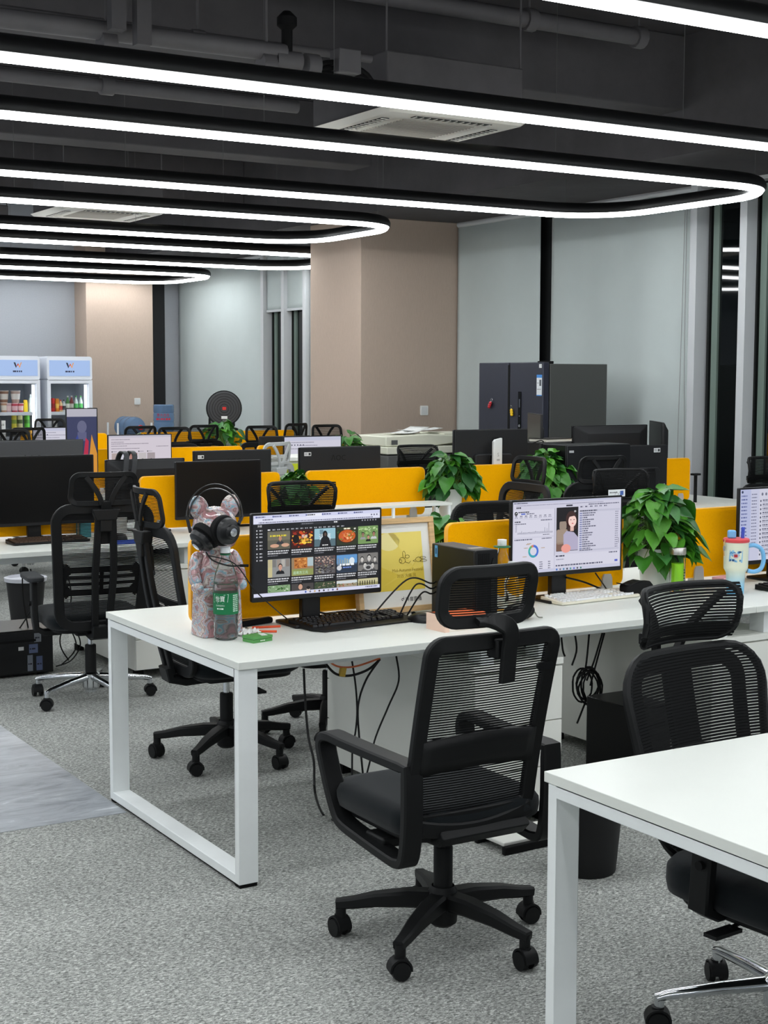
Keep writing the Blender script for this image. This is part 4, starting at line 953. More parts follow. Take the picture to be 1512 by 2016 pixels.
# ================================================================== PLANTS
POTW = mat('white_planter', (226,228,224), .4)
SOIL = mat('soil', (52,40,30), .95)
def leaf_mat(name, c):
    m = mat(name, c, .38, spec=.45, noise_scale=14, noise_amt=.22, stretch=(1,3,1)); b=m.node_tree.nodes['Principled BSDF']; b.inputs['Subsurface Weight'].default_value=0.0
    return m
LEAFM = [leaf_mat('leaf_green_a',(58,120,36)), leaf_mat('leaf_green_b',(82,150,44)), leaf_mat('leaf_green_c',(40,92,40)), leaf_mat('leaf_green_d',(66,126,62))]
def leaf_mesh(k, mt):
    rnd=random.Random(k); c=rnd.uniform(.1,.5); fold=rnd.uniform(.15,.4)
    half=[(0,0),(.30,-.10),(.50,.08),(.55,.28),(.45,.52),(.27,.76),(.10,.93),(0,1.08)]
    mid=[(0,0),(0,.06),(0,.16),(0,.30),(0,.5),(0,.72),(0,.92),(0,1.08)]
    def P(x,y): return (x*.82, y, abs(x)*fold-c*y*y*.55+ .02*math.sin(y*9+k))
    m=MB()
    for s in(-1,1):
        vs=[P(s*a,b) for a,b in half]+[P(*q) for q in mid]; n=len(half)
        m.add(vs,[(i,i+1,n+i+1,n+i) if s>0 else (n+i,n+i+1,i+1,i) for i in range(n-1)])
    return m.mesh('leaf', mt, True, 70)
LEAVES=[[leaf_mesh(k*5+j,LEAFM[j]) for k in range(3)] for j in range(4)]
STEM = mat('stem_green', (110,150,70), .5)
def plant(label, x, y, z, spread=.17, height=.26, n=80, pot_r=.075, pot_h=.17, leaf=.085, seed=0, cat='plant', joined=False):
    t=thing('potted_plant',label,cat,(x,y,z),0,'potted pothos between the desk screens'); rnd=random.Random(seed)
    MB().lathe([(pot_r*.72,0),(pot_r*.78,.004),(pot_r,pot_h-.01),(pot_r*1.03,pot_h),(pot_r*.93,pot_h),(pot_r*.9,pot_h-.02)],28).build('planter', POTW, t)
    MB().lathe([(pot_r*.91,pot_h-.025),(.001,pot_h-.02)],20).build('soil', SOIL, t)
    zc=pot_h+.02; st=MB(); allm=MB()
    for k in range(n):
        a=rnd.uniform(0,2*PI); e=R(rnd.uniform(-40,88)) if k>n*.25 else R(rnd.uniform(25,88)); rr_=rnd.uniform(.5,.95)
        h=math.sin(e); d=Vector((math.cos(a)*math.cos(e)*spread*rr_, math.sin(a)*math.cos(e)*spread*rr_*.85, zc+height*(h if h>0 else h*.42)*rr_))
        st.tube(bez([(math.cos(a)*pot_r*.3,math.sin(a)*pot_r*.3,pot_h-.03),(d.x*.5,d.y*.5,zc+(d.z-zc)*.75+.03),tuple(d)],6),.0018,4)
        s=leaf*rnd.uniform(.7,1.2); me=LEAVES[rnd.choices((0,1,2,3),(4,3,2,2))[0]][rnd.randrange(3)]
        yaw=a-PI/2+rnd.uniform(-.6,.6); droop=rnd.uniform(-1.15,-.1)+(.45 if e>1.0 else 0)
        M=Matrix.Rotation(yaw,4,'Z')@Matrix.Rotation(droop,4,'X')@Matrix.Rotation(rnd.uniform(-.5,.5),4,'Y')
        if joined:
            M2=Matrix.Translation(d)@M@Matrix.Scale(s,4); allm.add([M2@v.co for v in me.vertices],[tuple(p.vertices) for p in me.polygons])
        else:
            o=bpy.data.objects.new('leaf',me); COL.objects.link(o); o.parent=t; o.matrix_local=Matrix.Translation(d)@M@Matrix.Scale(s,4)
    st.build('stems', STEM, t)['kind']='stuff'
    if joined: allm.build('foliage', LEAFM[0], t, angle=70)['kind']='stuff'
    return t
plant('large leafy pothos in white planter behind the tea glass', at_y(1290,1100,4.80).x, 4.80, ZT, .18,.25,150,.078,.175,.098,1)
plant('pothos with few leaves showing right of the yellow poster', at_y(872,1040,5.05).x, 5.05, ZT, .16,.19,90,.07,.14,.095,2)
plant('bushy pothos in white pot beside the riser shelf', at_y(886,960,7.92).x, 7.92, ZT, .19,.22,140,.085,.19,.1,3)
plant('bushy pothos between the router screen and black tower', at_y(1074,940,7.76).x, 7.76, ZT, .19,.22,130,.085,.19,.1,4)
plant('pothos between two second-row orange screens left of the shelf', at_y(578,950,8.03).x, 8.03, ZT, .16,.17,90,.075,.14,.1,5)
plant('pothos in the third row next to the copier', 6.33, 11.0, ZT, .2,.27,55,.08,.17,.1,6)
plant('pothos peeping over the orange screen before the copier', 5.55, 8.75, ZT-.0, .17,.3,45,.08,.17,.09,7) if False else None
plant('pothos under the round fan', 6.65, 14.3, ZT, .25,.28,55,.08,.17,.12,8)
plant('pothos beside the upright portrait monitor', 4.45, 11.2, ZT, .24,.26,50,.08,.17,.11,9)
plant('pothos at the far left edge beside the drinks cooler', 3.95, 14.3, ZT, .2,.2,40,.08,.17,.11,10)
# ================================================================== THINGS ON THE FRONT DESK
def swirl_mat():
    m=bpy.data.materials.new('pearl_swirl'); m.use_nodes=True; nt=m.node_tree; b=nt.nodes['Principled BSDF']
    tc=nt.nodes.new('ShaderNodeTexCoord'); n0=nt.nodes.new('ShaderNodeTexNoise'); n0.inputs['Scale'].default_value=7; n0.inputs['Detail'].default_value=2
    mx=nt.nodes.new('ShaderNodeMix'); mx.data_type='VECTOR'; mx.inputs[0].default_value=.22
    nt.links.new(tc.outputs['Object'],n0.inputs['Vector']); nt.links.new(tc.outputs['Object'],mx.inputs[4]); nt.links.new(n0.outputs['Color'],mx.inputs[5])
    w=nt.nodes.new('ShaderNodeTexWave'); w.inputs['Scale'].default_value=4.5; w.inputs['Distortion'].default_value=11; w.inputs['Detail'].default_value=5; w.inputs['Detail Scale'].default_value=1.1; w.inputs['Detail Roughness'].default_value=.68
    nt.links.new(mx.outputs[1],w.inputs['Vector'])
    cr=nt.nodes.new('ShaderNodeValToRGB'); e=cr.color_ramp.elements; e[0].position=0; e[0].color=rgb(176,128,132); e[1].position=1; e[1].color=rgb(206,196,190)
    for p,c in((.14,(120,100,96)),(.26,(196,176,172)),(.38,(182,146,158)),(.5,(158,172,184)),(.6,(120,164,180)),(.7,(196,202,204)),(.82,(196,150,150)),(.92,(140,122,116))):
        k=e.new(p); k.color=rgb(c)
    nt.links.new(w.outputs['Fac'],cr.inputs[0]); nt.links.new(cr.outputs[0],b.inputs['Base Color'])
    b.inputs['Roughness'].default_value=.16; b.inputs['Coat Weight'].default_value=.6; b.inputs['Coat Roughness'].default_value=.05
    return m
SWIRL=swirl_mat()
# ---- bear figurine: blocky legs, rounded trunk, round-eared head
q=at_z(398,1258,ZT)
bx,by=2.16,4.70
bear=thing('bear_figurine','pearly swirled bear figurine wearing black headphones','figurine',(bx,by,ZT),R(0))
def bear_body():
    m=MB()
    def slab(cx,cz0,cz1,w0,w1,d0,d1,cy=0,r=.3,n=6):
        vs=[];fs=[];L=5;o=None
        for i in range(L+1):
            f=i/L; w=w0+(w1-w0)*f; d=d0+(d1-d0)*f; rad=min(w,d)*r
            ring=rr(w,d,rad,n,cx,cy); vs+=[(a,b,cz0+(cz1-cz0)*f) for a,b in ring]; k=len(ring)
        fs=[(i*k+j,i*k+(j+1)%k,(i+1)*k+(j+1)%k,(i+1)*k+j) for i in range(L) for j in range(k)]+[tuple(range(k-1,-1,-1)),tuple(L*k+j for j in range(k))]
        m.add(vs,fs)
    for s in(-1,1):
        slab(s*.041,0,.175,.078,.074,.115,.085,-.012,.22)
    # trunk: hips to shoulders
    P=[(.0,.160),(.060,.162),(.070,.172),(.076,.20),(.074,.235),(.064,.275),(.052,.300),(.038,.312),(0,.313)]
    m.lathe([(r,z) for r,z in P],28,(0,0,0),1.06,.80)
    return m
bo=bear_body().build('body',SWIRL,bear,bev=.006,angle=50)
for s in(-1,1):
    MB().sweep(bez([(s*.058,0,.292),(s*.078,-.004,.262),(s*.086,-.014,.222),(s*.084,-.026,.190)],14),[(.026*math.cos(R(a)),.021*math.sin(R(a))) for a in range(0,360,24)],(0,1,0),False,True,[.7,.9,1,1,1,1,1,1,1.05,1.05,1.05,1,.95][:len(bez([(0,0,0)]*4,14))]).build('arm',SWIRL,bear)
    MB().ball((s*.084,-.034,.178),.022,.026,.022).build('paw',SWIRL,bear)
MB().lathe([(0,.300),(.045,.303),(.068,.318),(.079,.345),(.080,.378),(.073,.412),(.058,.438),(.034,.452),(0,.457)],30,(0,0,0),1.04,.95).build('head',SWIRL,bear)
MB().ball((0,-.070,.345),.034,.026,.024).build('snout',SWIRL,bear)
for s in(-1,1): MB().ball((s*.060,0,.452),.036,.020,.046,M=Matrix.Rotation(s*.35,3,'Y')).build('ear',SWIRL,bear)
# ---- headphones on the bear
hp=thing('headphones','black over-ear headphones hung on the bear figurine','headphones',(2.118,4.60,ZT+.33),R(-31))
for rx,rz_,w,off in((.097,.108,.013,0.0),(.088,.092,.020,.006)):
    pts=[(-.008+rx*math.cos(R(a)),.03+off+.03*math.sin(R(a)),.10+rz_*math.sin(R(a))) for a in range(-8,190,9)]
    MB().strap(pts,w,.004,(0,1,0)).build('headband',BLKS,hp)
def cup(c, nrm, name, tx=0):
    N=Vector(nrm).normalized(); q=N.to_track_quat('Z','Y').to_matrix().to_4x4(); q.translation=Vector(c)
    def L(prof,nm,mt,par):
        o=MB().lathe(prof,28).build(nm,mt,par); return o
    k=L([(.001,.030),(.018,.030),(.024,.026),(.026,.018),(.034,.016),(.044,.010),(.048,-.004),(.044,-.012),(.02,-.012)],'ear_cup',BLKS,hp); k.matrix_local=q
    p=L([(.043,-.012),(.052,-.016),(.055,-.028),(.050,-.040),(.03,-.042)],'ear_pad',BLKM,k)
    r=L([(.012,.0302),(.0145,.0308),(.012,.0314)],'emblem_ring',CHROME,k); 
    f=Flat(.0003); f.text(0,-.004,.012,'hp',(190,192,196),1,'CENTER'); f.build('emblem',PRINT,k,loc=(0,0,.0305),rot=(-PI/2,0,0))
    return k
cup((.046,-.035,.052),(.70,-.70,-.05),'r'); cup((-.048,-.02,.018),(-.50,-.40,-.55),'l')
MB().tube([(.089,.03,.10),(.080,-.02,.075)],.006,8).build('yoke',BLK,hp); MB().tube([(-.105,.03,.10),(-.088,.0,.045)],.006,8).build('yoke',BLK,hp)
MB().tube(bez([(-.03,-.04,-.02),(-.005,-.06,-.045),(.05,-.07,-.062),(.09,-.065,-.062)],12),.0028,6).build('microphone_boom',BLK,hp)
MB().cyl((.088,-.065,-.062),(.118,-.062,-.063),.0052,.0048).build('microphone',BLKM,hp)
w2=at_z(566,1219,ZT+.004)
c0=Vector(hp.location); 
def world_cable(name,label,pts,r=.0032,mt=None,cat='cable',n=30,group='cables around the desks'):
    P=bez([Vector(p) for p in pts],n); o=P[0].copy()
    ob=MB().tube([p-o for p in P],r,7).build(name,mt or CABLE); ob.location=o; tag(ob,label,cat,group); return ob
hc=hp.matrix_basis@Vector((-.02,-.05,-.03))
world_cable('headphone_cable','thin black headphone cable slanting down past the dark-page monitor',[hc,at_y(462,1110,4.5),at_y(500,1160,4.5),at_y(538,1196,4.52),at_z(566,1219,ZT+.004)],.0022)
# ---- water bottle with printed green label
WATER=mat('water',(248,252,252),.0,trans=1.0,ior=1.13)
q=at_z(445,1258,ZT); R0=.0435
wb=thing('water_bottle','clear water bottle with green label before the bear','bottle',(q.x,q.y,ZT))
prof=[(.0,.006),(.02,.004),(.032,0),(.040,.006),(R0,.02),(.041,.034),(R0,.044),(.041,.054),(R0,.064),(.041,.074),(R0,.084),(R0,.172),(.042,.205),(.036,.235),(.026,.262),(.016,.283),(.0145,.290),(.0145,.300),(.017,.301),(.017,.304),(.0135,.304)]
MB().lathe(prof,32).build('bottle_body',CLEARP,wb)
MB().lathe([(r*.955,max(z,.009)) for r,z in prof[:12]]+[(.0405,.196),(.0,.196)],32).build('water',WATER,wb)
MB().lathe([(.0165,.303),(.0175,.304),(.0175,.322),(.016,.324),(0,.324)],24).build('cap',mat('cap_white',(235,238,240),.4),wb)
MB().lathe([(.0185,.296),(.020,.298),(.0185,.300)],24).build('neck_ring',mat('ring_green',(30,130,80),.4,trans=.3),wb)
RL=R0+.0008
MB().lathe([(RL-.0006,.092),(RL,.092),(RL,.166),(RL-.0006,.166)],32).build('label',mat('label_green',(14,112,66),.4),wb)
f=Flat(.0002)
f.poly([(-.03,.006),(-.026,.034),(-.01,.037),(.014,.033),(.030,.036),(.027,.008),(.010,.003),(-.010,.0045)],(226,240,232),1); f.poly([(-.0285,.0075),(-.025,.0325),(-.01,.0355),(.014,.0315),(.0285,.0345),(.0255,.0095),(.010,.0045),(-.010,.006)],(12,104,60),2)
f.text(-.001,.011,.022,'怡寶',(240,246,242),3,'CENTER',.85); f.text(0,-.007,.0068,'饮用纯净水',(220,236,226),3,'CENTER'); f.greek(-.012,-.018,.024,.005,(220,236,226),3)
for k in range(9): f.greek(.046,-.026+.0068*k,.024,.0042,(190,222,204),3)
ang0=R(-31)-.35
def wrap(x,y,z): a=x/RL+ang0; rr2=RL+.0002-y; return (rr2*math.sin(a),-rr2*math.cos(a),z)
f.build('label_print',PRINT,wb,loc=(0,0,.128),bend=wrap)
# ---- small things left of the keyboard
q=at_z(507,1262,ZT)
gb=thing('card_box','flat green card box with white strip on the front desk','box',(q.x,q.y,ZT),R(12))
GRN=mat('card_green',(84,150,78),.6)
MB().box(-.042,.042,-.03,.03,0,.011).build('tray',GRN,gb,bev=.001); MB().box(-.043,.043,-.031,.031,.0125,.022).build('lid',GRN,gb,bev=.001); MB().box(-.041,.041,-.029,.029,.011,.0125).build('gap_strip',mat('card_dark',(50,100,50),.7),gb)
f=Flat(.0003); f.rect(.008,-.024,.030,.024,(236,238,236),1); f.greek(.011,.0,.016,.003,(120,140,120),2); f.build('printed_strip',PRINT,gb,loc=(0,0,.0222),rot=(-PI/2,0,R(-20))); f=Flat(.0003); f.greek(-.012,0,.022,.0035,(226,240,226),1); f.build('side_print',PRINT,gb,loc=(0,-.0312,.005))
def pencil(label,pa,pb,col,r=.0042):
    a=at_z(pa[0],pa[1],ZT+r); b=at_z(pb[0],pb[1],ZT+r); t=thing('marker_pen',label,'pen',a,0,'orange pens by the keyboard'); d=b-a
    MB().cyl((0,0,0),d*.8,r).build('barrel',mat('pen_orange',col,.4),t); MB().cyl(d*.8,d*.93,r*.95,r*.6).build('ferrule',mat('pen_cream',(226,214,196),.5),t); MB().cyl(d*.93,d,r*.5,r*.2).build('tip',BLKM,t)
pencil('orange pen lying nearest the green card box',(545,1243),(478,1243),(236,88,44)); pencil('orange pen lying behind the other pen',(552,1233),(482,1236),(226,76,40))
q=at_z(500,1229,ZT); t=thing('pencil_case','dark flat pencil case with zip behind the orange pens','case',(q.x,q.y,ZT),R(14))
MB().prism(rr(.15,.055,.012,4),0,.022).build('pouch',BLKM,t,bev=.007); MB().tube([(-.07,-.02,.0235),(.07,-.012,.0235)],.0016,5).build('zip',mat('zip_tan',(150,120,80),.5),t)
q=at_z(488,1250,ZT); m=MB(); rnd=random.Random(5)
m.grid(lambda u,v:((u-.5)*.085,(v-.5)*.05,.004+.016*noise.noise(Vector((u*5,v*5,1.7)))**2*3+.012*math.sin(u*7+v*9)**2*(1-abs(2*u-1))),14,9)
t=m.build('crumpled_tissue',mat('tissue_white',(236,236,234),.9),None,(q.x,q.y,ZT),(0,0,.3),solid=.001); tag(t,'crumpled white tissue between bottle and keyboard','tissue')
# ---- keyboards
def keyboard(label, c, rz, w=.44, d=.135, body=BLK, key=None, palm=0.0, keys=True, round_keys=False, group='keyboards on the front desk', h=.022):
    t=thing('keyboard',label,'keyboard',c,R(rz),group); key=key or BLKS
    ol=[(-w/2,d/2),(-w/2,-d/2),(-w/2+palm*.55,-d/2-palm),(w/2-palm*.35,-d/2-palm),(w/2,-d/2),(w/2,d/2)] if palm else rr(w,d,.008,3)
    n=len(ol); 
    def zt(y): return .012+.012*(y+d/2)/d if y>=-d/2-1e-6 else .006
    m=MB(); vs=[(a,b,.002) for a,b in ol]+[(a,b,zt(b)) for a,b in ol]; m.add(vs,[tuple(range(n-1,-1,-1)),tuple(range(n,2*n))]+[(i,(i+1)%n,n+(i+1)%n,n+i) for i in range(n)])
    m.build('case',body,t,bev=.002)
    for sx in(-1,1): MB().box(sx*w*.4-.012,sx*w*.4+.012,d/2-.02,d/2-.008,0,.003).build('foot',RUBBER,t)
    rows=[(1,[1]*14+['g']+[1]*3+['g']+[0]*4)] 
    p=.0190 if w>.40 else .0172; x0=-w/2+.012; y0=d/2-.016
    lay=[[1,-.6,1,1,1,1,-.5,1,1,1,1,-.5,1,1,1,1,-.3,1,1,1],[1]*13+[2,-.3,1,1,1,-.3,1,1,1,1],[1.5]+[1]*12+[1.5,-.3,1,1,1,-.3,1,1,1,1],[1.75]+[1]*11+[2.25,-3.6,1,1,1],[2.25]+[1]*10+[2.75,-1.3,1,-1.3,1,1,1,1],[1.25,1.25,1.25,6.25,1.25,1.25,1.25,1.25,-.3,1,1,1,-.3,2,1]]
    tot=max(sum(abs(q) for q in L) for L in lay); u=(w-.022)/tot; pd=(d-.012)/6.2; big=MB()
    cache={}
    for r_,L in enumerate(lay):
        x=-w/2+.011; y=d/2-.008-pd*(r_+.5)-(.004 if r_ else 0)
        for q in L:
            if q>0:
                kw=u*q-.0028; zz=zt(y)
                if keys:
                    ck=round(kw,4)
                    if ck not in cache:
                        if round_keys and q<1.3: cache[ck]=MB().lathe([(pd*.44,0),(pd*.44,.005),(pd*.40,.0085),(pd*.36,.0085),(.0001,.0075)],12).mesh('key',key)
                        else:
                            a=kw/2; b=(pd-.0028)/2; s=.8; cache[ck]=MB().add([(-a,-b,0),(a,-b,0),(a,b,0),(-a,b,0),(-a*s,-b*s,.008),(a*s,-b*s,.008),(a*s,b*s+.0008,.0085),(-a*s,b*s+.0008,.0085)],[(3,2,1,0),(4,5,6,7),(0,1,5,4),(1,2,6,5),(2,3,7,6),(3,0,4,7)]).mesh('key',key,False)
                    o=bpy.data.objects.new('key',cache[ck]); COL.objects.link(o); o.parent=t; o.location=(x+u*q/2,y,zz)
                else: big.box(x+.0014,x+u*q-.0014,y-pd/2+.0014,y+pd/2-.0014,zz,zz+.007)
            x+=u*abs(q)
    if not keys: big.build('keys',key,t)['kind']='stuff'
    return t
keyboard('black keyboard with wide wrist rest under the dark-page monitor',at_z(690,1226,ZT),5.5,.455,.15,palm=.05,key=mat('key_black',(18,18,20),.35))
keyboard('cream keyboard with round typewriter keys under the white-page monitor',at_z(1163,1180,ZT),4,.44,.135,mat('cream_case',(226,222,204),.5),mat('key_white',(232,234,236),.25,coat=.4),round_keys=True)
keyboard('black keyboard at the right edge under the text-page monitor',(4.86,4.46,ZT),2,.44,.15,palm=.03,keys=False)
keyboard('black keyboard with brown keys at the second row left',at_z(95,1068,ZT),3,.44,.14,keys=False,key=mat('key_brown',(70,52,40),.5))
# ---- mouse
def mouse(label,c,rz,mt=BLKS):
    t=thing('computer_mouse',label,'mouse',c,R(rz),'mice on the desks'); vs=[]
    m=MB(); N=20
    def P(u,v):
        a=2*PI*u; prof=math.sin(v*PI/2); r=math.cos(v*PI/2)**.55; y=math.sin(a)*.056*r; x=math.cos(a)*.033*r*(1-.12*math.sin(a*1)); return (x,y,.034*prof*(1-.25*(y/.056)**2-.12*y/.056))
    m.grid(P,24,8).build('shell',mt,t); MB().cyl((-.004,.028,.029),(.004,.028,.029),.007,n=12).build('scroll_wheel',RUBBER,t)
    MB().lathe([(.028,0),(.03,.001),(.0,.0012)],20,(0,0,0),.95,1.6).build('base_plate',BLKM,t); return t
mouse('black mouse right of the black keyboard',at_z(826,1224,ZT),22); mouse('black mouse on the blue pad behind the chrome-based chair',at_z(237,1062,ZT+.003),5)
q=at_z(250,1068,ZT); t=thing('mouse_pad','blue mouse pad on the second row desk','mouse pad',(q.x,q.y,ZT),0); MB().prism(rr(.22,.18,.01,3),0,.003).build('pad',mat('pad_blue',(30,70,170),.8),t); MB().sweep([(a,b,.0032) for a,b in rr(.218,.178,.01,3)],[(-.0015,-.0008),(.0015,-.0008),(.0015,.0008),(-.0015,.0008)],(0,0,1),True).build('stitched_edge',mat('pad_edge',(20,40,110),.8),t)
# ---- framed yellow poster leaning on the screen
pbl=at_z(706,1206,ZT); pbr=at_z(853,1190,ZT)
FWd=.365; FH=.365
fr=thing('framed_poster','pale oak frame with yellow watercolour poster leaning on the screen','picture',(at_y(706,1206,4.745).x+FWd/2,4.745,ZT+.006),R(0)); lean=R(-9)
OAK=mat('oak_frame',(214,178,128),.55,noise_scale=8,noise_amt=.18,stretch=(1,1,12))
fb=MB().box(-FWd/2+.01,FWd/2-.01,.004,.018,.01,FH-.01).build('backing',mat('board_brown',(120,96,70),.8),fr,rot=(lean,0,0))
for k,(a,b,c,d) in enumerate(((-FWd/2,FWd/2,0,.022),(-FWd/2,FWd/2,FH-.022,FH),(-FWd/2,-FWd/2+.022,.022,FH-.022),(FWd/2-.022,FWd/2,.022,FH-.022))): MB().box(a,b,-.014,.016,c,d).build('moulding',OAK,fr,rot=(lean,0,0),bev=.002)
f=Flat(.0004); a=FWd/2-.022
f.rect(-a,.022,a,FH-.022,(236,235,228),1); x0,x1,z0,z1=-a+.035,a-.035,.085,FH-.055
f.rect(x0,z0,x1,z1,(240,216,104),2)
f.poly([(x0,z0),(x1,z0),(x1,z0+.09),(x0+.16,z0+.05),(x0,z0+.12)],(232,204,78),3); f.poly([(x0+.1,z1),(x1,z1),(x1,z1-.09),(x0+.2,z1-.13)],(244,222,116),3); f.ell(x0+.10,z0+.19,.05,.035,(246,232,160),3,20); f.poly([(x0+.06,z0+.02),(x0+.19,z0+.07),(x0+.26,z0+.17),(x0+.2,z0+.09)],(236,210,90),4)
LN=(120,100,40)
def loop(cx,cz,rx,rz,a0=0,a1=360,w=.0016): f.line([(cx+rx*math.cos(R(a)),cz+rz*math.sin(R(a))) for a in range(a0,a1+1,20)],w,LN,5)
gx,gz=x0+.155,z0+.115
loop(gx,gz,.014,.012); loop(gx-.008,gz-.002,.006,.006); loop(gx+.010,gz+.022,.006,.014); loop(gx+.024,gz+.014,.010,.006); f.line([(gx+.012,gz-.006),(gx+.03,gz-.012),(gx+.038,gz-.004)],.0016,LN,5)
gx+=.075; loop(gx,gz,.014,.009); loop(gx+.02,gz+.006,.014,.004); loop(gx+.022,gz-.006,.016,.004); f.line([(gx-.014,gz),(gx-.026,gz-.004),(gx-.014,gz-.008)],.0016,LN,5)
f.text(x0+.105,z0+.072,.017,'Mid-Autumn Festival',(168,140,48),5); f.text(x0+.125,z0+.05,.016,'2025·大庙 风',(168,140,48),5)
f.text(.03,.042,.019,'抖音直播',(40,38,36),4); f.ring(.018,.049,.003,.0055,0,5.2,(40,38,36),4,8); f.rect(.0225,.049,.0245,.060,(40,38,36),4)
f.build('print',PRINT,fr,loc=(0,-.002,0),rot=(0,0,0)).rotation_euler=(lean,0,0)
# ---- desktop tower on the desk
TWK=mat('tower_steel',(34,33,29),.42,.3,noise_scale=3,noise_amt=.08)
tf=at_y(937,1088,4.36); tr=at_y(981,1088,4.36)
tw=thing('computer_tower','slim black computer tower standing on the front desk','computer',(tf.x,4.36,ZT),0); W_=.1; D_=.295; H_=.28
MB().box(0,W_,.012,D_,.006,H_).build('case',TWK,tw,bev=.004)
MB().prism(rr(W_,H_-.004,.008,3,W_/2,H_/2+.003),0,.012,'y').build('front_bezel',BLK,tw,bev=.003)
for k in range(9): MB().box(.010+.006*k,.013+.006*k,-.0015,.001,.03,H_-.012).build('front_slat',BLKM,tw)
MB().prism([(.066,.05),(.09,.05),(.09,H_-.03),(.076,H_-.03),(.066,H_-.06)],-.003,0,'y').build('port_panel',GLOSSBLK,tw); MB().box(.078,.080,-.0042,-.003,.20,.215).build('power_light',mat('led',(230,235,240),.4,emit=(230,235,240),emit_s=1),tw)
for ax in(.012,.07):
    for ay in(.03,.24): MB().cyl((ax+.008,ay+.01,0),(ax+.008,ay+.01,.006),.008,n=10).build('rubber_foot',RUBBER,tw)
f=Flat(.0004); f.rrect(0,0,.02,.045,.002,(96,166,214),1); f.rect(.006,.012,.014,.034,(40,80,120),2); f.build('energy_sticker',PRINT,tw,loc=(-.0006,D_-.022,H_-.05),rot=(0,0,-PI/2))
f=Flat(.0004); f.rect(0,0,.06,.03,(196,184,160),1); f.greek(.004,.012,.05,.004,(90,80,70),2); f.build('top_sticker',PRINT,tw,loc=(.02,.06,H_+.0006),rot=(-PI/2,0,0))
CG2='cables around the desks'
for k,(e,m1) in enumerate((((722,1226),(800,1142)),((783,1219),(818,1152)),((800,1214),(830,1168)))):
    s=Vector((tf.x-.002,4.36+D_-.03,ZT+.135-.02*k)); world_cable('power_cable',['black cable looping from the tower past the yellow poster to the keyboard','black cable dropping from the tower in front of the poster','black cable hanging close to the tower before the poster'][k],[s,s+Vector((-.04,-.03,-.0)),at_y(m1[0],m1[1],4.60),at_z(e[0],e[1],ZT+.004)],.0032)
world_cable('cable_bundle','tangle of black cable lying behind the keyboard',[at_z(640,1208,ZT+.004),at_z(690,1203,ZT+.004),at_z(740,1207,ZT+.004),at_z(790,1202,ZT+.006),at_z(835,1192,ZT+.004)],.0035)
world_cable('monitor_cable','black cable drooping behind the dark-page monitor stand',[at_y(592,1178,4.74),at_y(604,1196,4.76),at_y(640,1208,4.75),at_z(660,1206,ZT+.003)],.004)
world_cable('monitor_cable','black cable running right from the white-page monitor stand',[at_y(1115,1137,4.72),at_y(1150,1146,4.74),at_y(1180,1158,4.75),at_z(1192,1163,ZT+.004)],.004)
world_cable('adapter_cable','short black cable beside the white-page monitor clip',[at_y(1172,1128,4.70),at_y(1184,1145,4.71),at_z(1197,1164,ZT+.003)],.003)
# ---- tissue box, pouches
q=at_z(876,1246,ZT); tb=thing('tissue_box','orange and white carton of tissues behind the nearest chair','box',(q.x,q.y,ZT),R(4))
MB().box(0,.19,0,.11,0,.018).build('carton_base',mat('carton_white',(236,228,216),.7),tb,bev=.002); MB().box(.0,.19,.001,.109,.018,.06).build('carton_top',mat('carton_orange',(232,112,62),.6),tb,bev=.003); MB().box(-.0006,.02,-.0006,.1106,.0,.06).build('carton_end',mat('carton_pale',(238,206,186),.7),tb)
q=at_z(853,1208,ZT); t=thing('drawstring_pouch','dark brown pouch standing beside the slim tower','pouch',(q.x+.03,q.y-.005,ZT)); MB().lathe([(.001,0),(.03,.002),(.036,.03),(.033,.07),(.022,.105),(.014,.115),(.018,.13),(.001,.132)],16,(0,0,0),.75,1).build('bag',mat('pouch_brown',(66,46,34),.6,noise_scale=20,noise_amt=.3,bump=.4,bump_scale=40),t); MB().lathe([(.0155,.112),(.018,.115),(.0155,.118)],14,(0,0,0),.75,1).build('drawstring',mat('string_dark',(30,22,18),.7),t)
q=at_z(1028,1222,ZT); t=thing('zip_pouch','black zipped pouch with cord on the front desk','pouch',(q.x,q.y+.02,ZT),R(8))
MB().ball((0,0,.032),.075,.04,.034).build('bag',BLKM,t); MB().tube(bez([(.03,-.03,.05),(.06,-.02,.03),(.075,-.025,.008),(.095,-.03,.004)],14),.0025,6).build('zip_cord',mat('cord_grey',(120,122,110),.6),t); MB().sweep([(-.06+.012*k,-.018,.055+.008*math.sin(k*.3)) for k in range(10)],[(-.003,-.002),(.003,-.002),(.003,.002),(-.003,.002)],(0,1,0)).build('zip',mat('zip_dull',(90,92,84),.5),t)
# ---- bottles beside the white-page monitor
def soda(label,c,h,r,liquid=None,cap=(236,238,238),ring=(40,130,90),squash=1.0):
    t=thing('plastic_bottle',label,'bottle',c,0,'clear plastic bottles'); k=h/.21
    pr=[(0,.006*k),(r*.8,0),(r*.96,.006*k),(r,.02*k),(r*.93,.05*k),(r,.07*k),(r*.93,.09*k),(r,.115*k),(r*.95,.14*k),(r*.75,.165*k),(r*.48,.185*k),(r*.44,.2*k),(r*.5,.201*k),(r*.5,.204*k),(r*.4,.204*k)]
    MB().lathe(pr,26).build('bottle_body',CLEARP,t); MB().lathe([(r*.48,.203*k),(r*.5,.204*k),(r*.5,.222*k),(0,.224*k)],20).build('cap',mat('cap_%d'%cap[0],cap,.4),t)
    if ring: MB().lathe([(r*.9,.198*k),(r*.96,.2*k),(r*.9,.202*k)],22).build('ring',mat('ring_green',ring,.4),t)
    if liquid: MB().lathe([(r*.94*min(1,a/r if r else 1),z) for a,z in [(q[0],max(q[1],.008)) for q in pr[:8]]]+[(0,.115*k)],24).build('drink',mat('drink_%d'%liquid[0],liquid,0,trans=1,ior=1.2),t)
    return t
